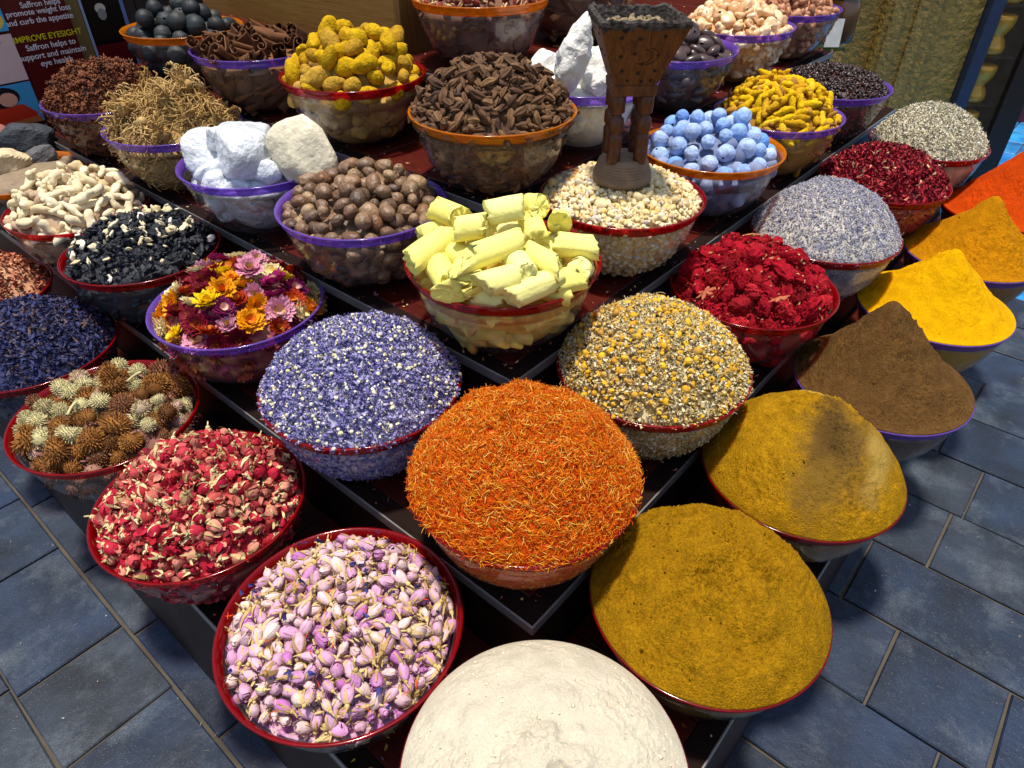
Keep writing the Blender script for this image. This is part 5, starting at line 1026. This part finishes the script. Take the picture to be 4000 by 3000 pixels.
b = Bowl(.978, 1.800, 4, 'purple', .04, 'purple rimmed bowl of smooth dark brown seeds', 'dome', seed=38, R=.148)
def seed_(k): v, f = ball(20, 13); v = wob(v, k, 1.6, .06, 1); return v * np.array([.030, .0195, .0125]), f
sd = [seed_(k) for k in range(5)]; M_SD = piece_mat('dark_seed', [(0, (58, 42, 38)), (.5, (82, 64, 58)), (1, (40, 28, 26))], .3, 50, .4, .15, 60, .5)
pt, _ = b.deposit(70, .0185, .04, .15, seed=17, over=1.3)
b.pile('dark_seed', variants('dark_seed', sd, M_SD), pt, 'smooth flat dark brown seed in the bowl right of the burner', 'seed', 'smooth dark seeds', .35, scale=(.85, 1.2))
b.fill('dark_seed_filling', 'dark seeds packed inside the purple rimmed bowl right of the incense burner', 'filling', M_SD, sd[:2], 60, .9, .014, .04, bed=40)

M_RS = piece_mat('gum_resin', [(0, (222, 176, 120)), (.4, (236, 204, 160)), (.7, (206, 150, 90)), (1, (240, 220, 190))], .35, 60, .4, .4, 120, .5, sss=.25)
for (u_, v_, sd_, nm) in ((.985, 2.185, 39, 'right of the dark seeds'), (.985, 2.56, 40, 'at the far end of the fourth step')):
    b = Bowl(u_, v_, 4, 'purple', .065, f'purple rimmed bowl of amber gum resin {nm}', 'dome', seed=sd_, R=.154)
    gm = [rock(k + 240, .0145, 9, (1.2, 1, .85), .08, 0, (14, 10)) for k in range(8)]
    mats_ = M_RS if sd_ == 39 else piece_mat('brown_resin', [(0, (196, 140, 100)), (1, (150, 100, 70))], .5, 60, .4, .4, 120, .4)
    pt, _ = b.deposit(200, .0118, .025, .154, seed=18, over=1.3)
    b.pile('resin_lump', variants('resin_lump', gm, mats_), pt, f'amber gum resin lump {nm}', 'resin lump', f'gum resin lumps {nm}', .6, scale=(.6, 1.3))
    b.fill('resin_filling', f'amber gum resin lumps packed inside the bowl {nm}', 'filling', mats_, gm[:3], 170, .9, .011, .024, bed=120)

# ---- top step
b = Bowl(1.300, 1.398, 5, 'orange', .035, 'orange rimmed bowl of dark red dried rosebuds on the top step', 'dome', seed=41, R=.152)
M_DR = piece_mat('dark_rose', [(0, (110, 28, 30)), (.4, (146, 60, 50)), (.7, (80, 20, 24)), (1, (170, 110, 80))], .75, 120, .4, .3, 200, .25)
buds = [rosebud(k + 80, .024, .017, .3) for k in range(5)]; pt, _ = b.deposit(170, .0105, .02, .152, seed=19, over=1.2)
b.pile('dark_rosebud', variants('dark_rosebud', buds, [M_DR, M_SEPAL]), pt, 'dark red dried rosebud in the bowl on the top step', 'rosebud', 'dark red rosebuds', .7)
b.fill('dark_rosebud_filling', 'dark red and tan rosebuds packed inside the orange rimmed bowl on the top step', 'filling', piece_mat('dark_rose_in_bowl', [(0, (96, 40, 32)), (.4, (120, 84, 60)), (.7, (70, 26, 26)), (1, (110, 60, 44))], .8), [(x[0], x[1]) for x in [rosebud(k + 80, .024, .017, .3, 3) for k in range(2)]], 220, .85, .008, .015)
b = Bowl(1.300, 1.790, 5, 'orange', .03, 'bowl of dark brown bark curls on the top step behind the salt', 'dome', seed=42, R=.15)
pt, _ = b.deposit(60, .018, .02, .15, seed=20, over=1.2)
b.pile('bark_curl', variants('bark_curl', [(x[0] * .6, x[1]) for x in qs[:4]], M_CI, False), pt, 'dark brown bark curl in the top bowl behind the salt', 'bark curl', 'bark curls', .5)
b.fill('bark_filling', 'dark brown bark packed inside the top step bowl behind the salt', 'filling', M_CI, [(x[0] * .6, x[1]) for x in qs[:3]], 60, 1, .014, .02)

# ---- incense burner standing on the frankincense
pb = at_z(2432, 655, FR.c[2] + .060); BX, BY, BZ = float(pb[0]), float(pb[1]), FR.c[2] + .037
burner = empty('incense_burner', (BX, BY, BZ), 'carved wooden incense burner with charred top standing on the cream frankincense', 'incense burner')
M_BW = wood('burner_wood', (68, 37, 17), (116, 68, 32), (14, 14, 2), .55, .3); M_BG = plain('burner_foot', (128, 104, 80), .7, nscale=60, nmix=.5, bump=.4)
M_BC = piece_mat('charred_rim', [(0, (70, 64, 58)), (1, (86, 80, 74))], .9, 110, .95, 1.0, 160, .1, dark=.12, dist=.004); M_LEG = wood('burner_leg', (62, 30, 16), (100, 52, 28), (14, 14, 2), .45, .4)
fp = [(0, 0), (.058, 0), (.059, .006), (.058, .012)]
for k in range(6): z = .013 + k * .005; r = .0572 - k * .0018; fp += [(r, z), (r + .0008, z + .002), (r - .0008, z + .0036), (r - .0022, z + .0044)]
fp += [(.044, .046), (.042, .048), (0, .048)]
link('foot', tri_mesh('foot', *lathe(fp, 48), M_BG), burner)
def z_at(py, x=BX, y=BY):                                  # height above the foot for a photograph row over (x, y)
    k = y / ray(2432, py)[1]; return CAM_H + ray(2432, py)[2] * k - BZ
ZL = .044; ZC0 = z_at(372, BX, BY - .03); ZC1 = z_at(36, BX, BY - .05)
lp = [(0, 0), (.0125, 0), (.0135, .01), (.0135, .22), (.0125, .235), (.0135, .25), (.0140, .40), (.0130, .42), (.0105, .45), (.0140, .50), (.0145, .58), (.0140, .66), (.0090, .70), (.0088, .73), (.0140, .76), (.0145, .98), (.013, 1.0), (0, 1.0)]
lp = [(r, z * (ZC0 - ZL)) for r, z in lp]; ME_LEG = tri_mesh('burner_leg', *lathe(lp, 20), M_LEG)
RZ = math.radians(3); c_, s_ = math.cos(RZ), math.sin(RZ)
for sx in (-1, 1):
    for sy in (-1, 1): link('leg', ME_LEG, burner, (c_ * sx * .026 - s_ * sy * .026, s_ * sx * .026 + c_ * sy * .026, ZL))
def square_ring(specs, n=10, jag=None, seed=0):
    g = np.random.default_rng(seed); V = []; m = 4 * n
    for k, (h, z) in enumerate(specs):
        for sd2 in range(4):
            a0 = [(-1, -1), (1, -1), (1, 1), (-1, 1)][sd2]; a1 = [(1, -1), (1, 1), (-1, 1), (-1, -1)][sd2]
            for i in range(n):
                t = i / n; x, y = [(p + (q - p) * t) * h for p, q in zip(a0, a1)]; V.append((x, y, z + (jag[k] * g.normal() if jag else 0)))
    F = []
    for k in range(len(specs) - 1):
        for i in range(m): j = (i + 1) % m; a, b_, c2, d = k * m + i, k * m + j, (k + 1) * m + j, (k + 1) * m + i; F += [(a, b_, c2), (a, c2, d)]
    return np.array(V), np.array(F)
H = ZC1 - ZC0; hb, ht = .040, .077
sp = [(0.0, ZC0), (hb - .001, ZC0), (hb, ZC0 + .002), (hb + .001, ZC0 + .018), (hb - .001, ZC0 + .0195), (hb - .001, ZC0 + .022)] + [(hb + (ht - hb) * t, ZC0 + .022 + (H - .044) * t) for t in np.linspace(0, 1, 8)]
link('cup', tri_mesh('cup', *square_ring(sp), M_BW, smooth=False), burner, None, (0, 0, RZ))
zt = sp[-1][1]
sp2 = [(ht + .0003, zt - .004), (ht + .0010, zt + .001), (ht + .0006, zt + .006), (ht - .003, zt + .009), (ht - .009, zt + .007), (ht - .012, zt - .004), (ht - .018, zt - .03), (.02, zt - .035), (0, zt - .03)]
link('charred_rim', tri_mesh('charred_rim', *square_ring(sp2, 22, [.0028, .001, .0015, .002, .002, .002, .002, .003, 0], 3), M_BC, smooth=False), burner, None, (0, 0, RZ))
av, af, ar = scatter(peb, np.arange(160) % 6, np.stack([np.random.default_rng(1).uniform(-.05, .05, 160), np.random.default_rng(2).uniform(-.05, .05, 160), np.full(160, zt - .018) + np.random.default_rng(3).uniform(0, .012, 160)], -1), rand_rot(160), np.full(160, .006))
link('ash', tri_mesh('ash', av, af, piece_mat('ash', [(0, (150, 130, 96)), (1, (110, 96, 76))], .95), ar), burner, None, (0, 0, RZ))['kind'] = 'stuff'
M_DOT = plain('burnt_mark', (34, 20, 12), .8)
def on_face(side, a, t):                                   # a in -1..1 across, t in 0..1 up
    h = hb + (ht - hb) * t; z = ZC0 + .022 + (H - .044) * t; x, y = a * h, -(h + .0006)
    return (x, y, z) if side == 0 else (-(h + .0006), -a * h, z)
tilt = math.atan2(ht - hb, H - .044); dv = lathe([(0, 0), (.0030, 0), (.0030, .0008), (0, .0008)], 8)
for side, dots in ((0, [(-.55, .82), (-.1, .8), (.5, .84), (-.6, .5), (-.2, .55), (.5, .52), (-.6, .24), (.0, .2), (.6, .24), (-.4, .06), (.2, .05), (.6, .06)]), (1, [(-.4, .8), (.4, .82), (0, .5), (.5, .46), (-.5, .45), (.0, .2), (.5, .1)])):
    for a, t in dots:
        x, y, z = on_face(side, a, t); o = link('burnt_mark', tri_mesh('burnt_mark', *dv, M_DOT), burner)
        e = Matrix.Rotation(RZ, 4, 'Z') @ Matrix.Translation((x, y, z)) @ (Matrix.Rotation(0 if side == 0 else -PI / 2, 4, 'Z')) @ Matrix.Rotation(PI / 2 + tilt, 4, 'X'); o.matrix_local = e
t = np.linspace(-1.9, 1.3, 16); cres = []
for rr, off in ((.024, 0), (.0205, -.007)):
    pts = [on_face(0, (.12 + (rr * math.cos(q) + off) / .06), .5 + rr * math.sin(q) / .16) for q in t]; cres.append((*tube(pts, .0005, 4), 0))
V, F, _ = join(cres); link('carved_crescent', tri_mesh('carved_crescent', V, F, M_DOT), burner, None, (0, 0, RZ))

# ---- spilt crumbs and petals on the steps and the floor
g = np.random.default_rng(77); pos = []
for k in range(1700):
    t = int(g.integers(1, 6)); cu, cv = CORN[t]; z = TIER_RIM[t] - BH + .0005
    if g.random() < .5: pos.append(P3(cu + abs(g.normal()) * .07 + .004, cv + g.uniform(.02, 1.8), z))
    else: pos.append(P3(cu + g.uniform(.02, 1.6), cv + abs(g.normal()) * .07 + .004, z))
pos = np.array(pos); n = len(pos); bs = [strip(.010, .0035, 3, .8, .5, .3, .3, k) for k in range(3)] + [(v_ * .0016, f_) for v_, f_ in bd[:2]] + [thr[0], thr[1]]
v, f, r = scatter(bs, g.integers(0, len(bs), n), pos, frame_rot(np.tile([0, 0, 1.0], (n, 1)), g.random(n) * 6.28, g.normal(size=n) * .1), g.uniform(.5, 1.4, n))
link('spilt_spice', tri_mesh('spilt_spice', v, f, piece_mat('spilt_spice', [(0, (200, 180, 140)), (.25, (196, 70, 20)), (.45, (120, 110, 170)), (.6, (210, 170, 60)), (.8, (150, 40, 50)), (1, (190, 170, 130))], .8), r), None, (0, 0, 0), None, 'fallen petals, threads and crumbs spilt on the steps between the bowls', 'spilt spice', None, 'stuff')
pos = np.array([P3(g.uniform(.3, 2.4), g.uniform(-.5, .15), .0095) if k % 2 else P3(g.uniform(-.7, .06), g.uniform(.4, 3.2), .0095) for k in range(220)]); n = len(pos)
v, f, r = scatter(bs, g.integers(0, len(bs), n), pos, frame_rot(np.tile([0, 0, 1.0], (n, 1)), g.random(n) * 6.28, g.normal(size=n) * .05), g.uniform(.3, 1.0, n))
link('floor_crumbs', tri_mesh('floor_crumbs', v, f, piece_mat('floor_crumb', [(0, (190, 176, 150)), (.5, (150, 110, 80)), (1, (200, 196, 190))], .8), r), None, (0, 0, 0), None, 'pale crumbs and bits of petal scattered on the slate floor', 'crumbs', None, 'stuff')
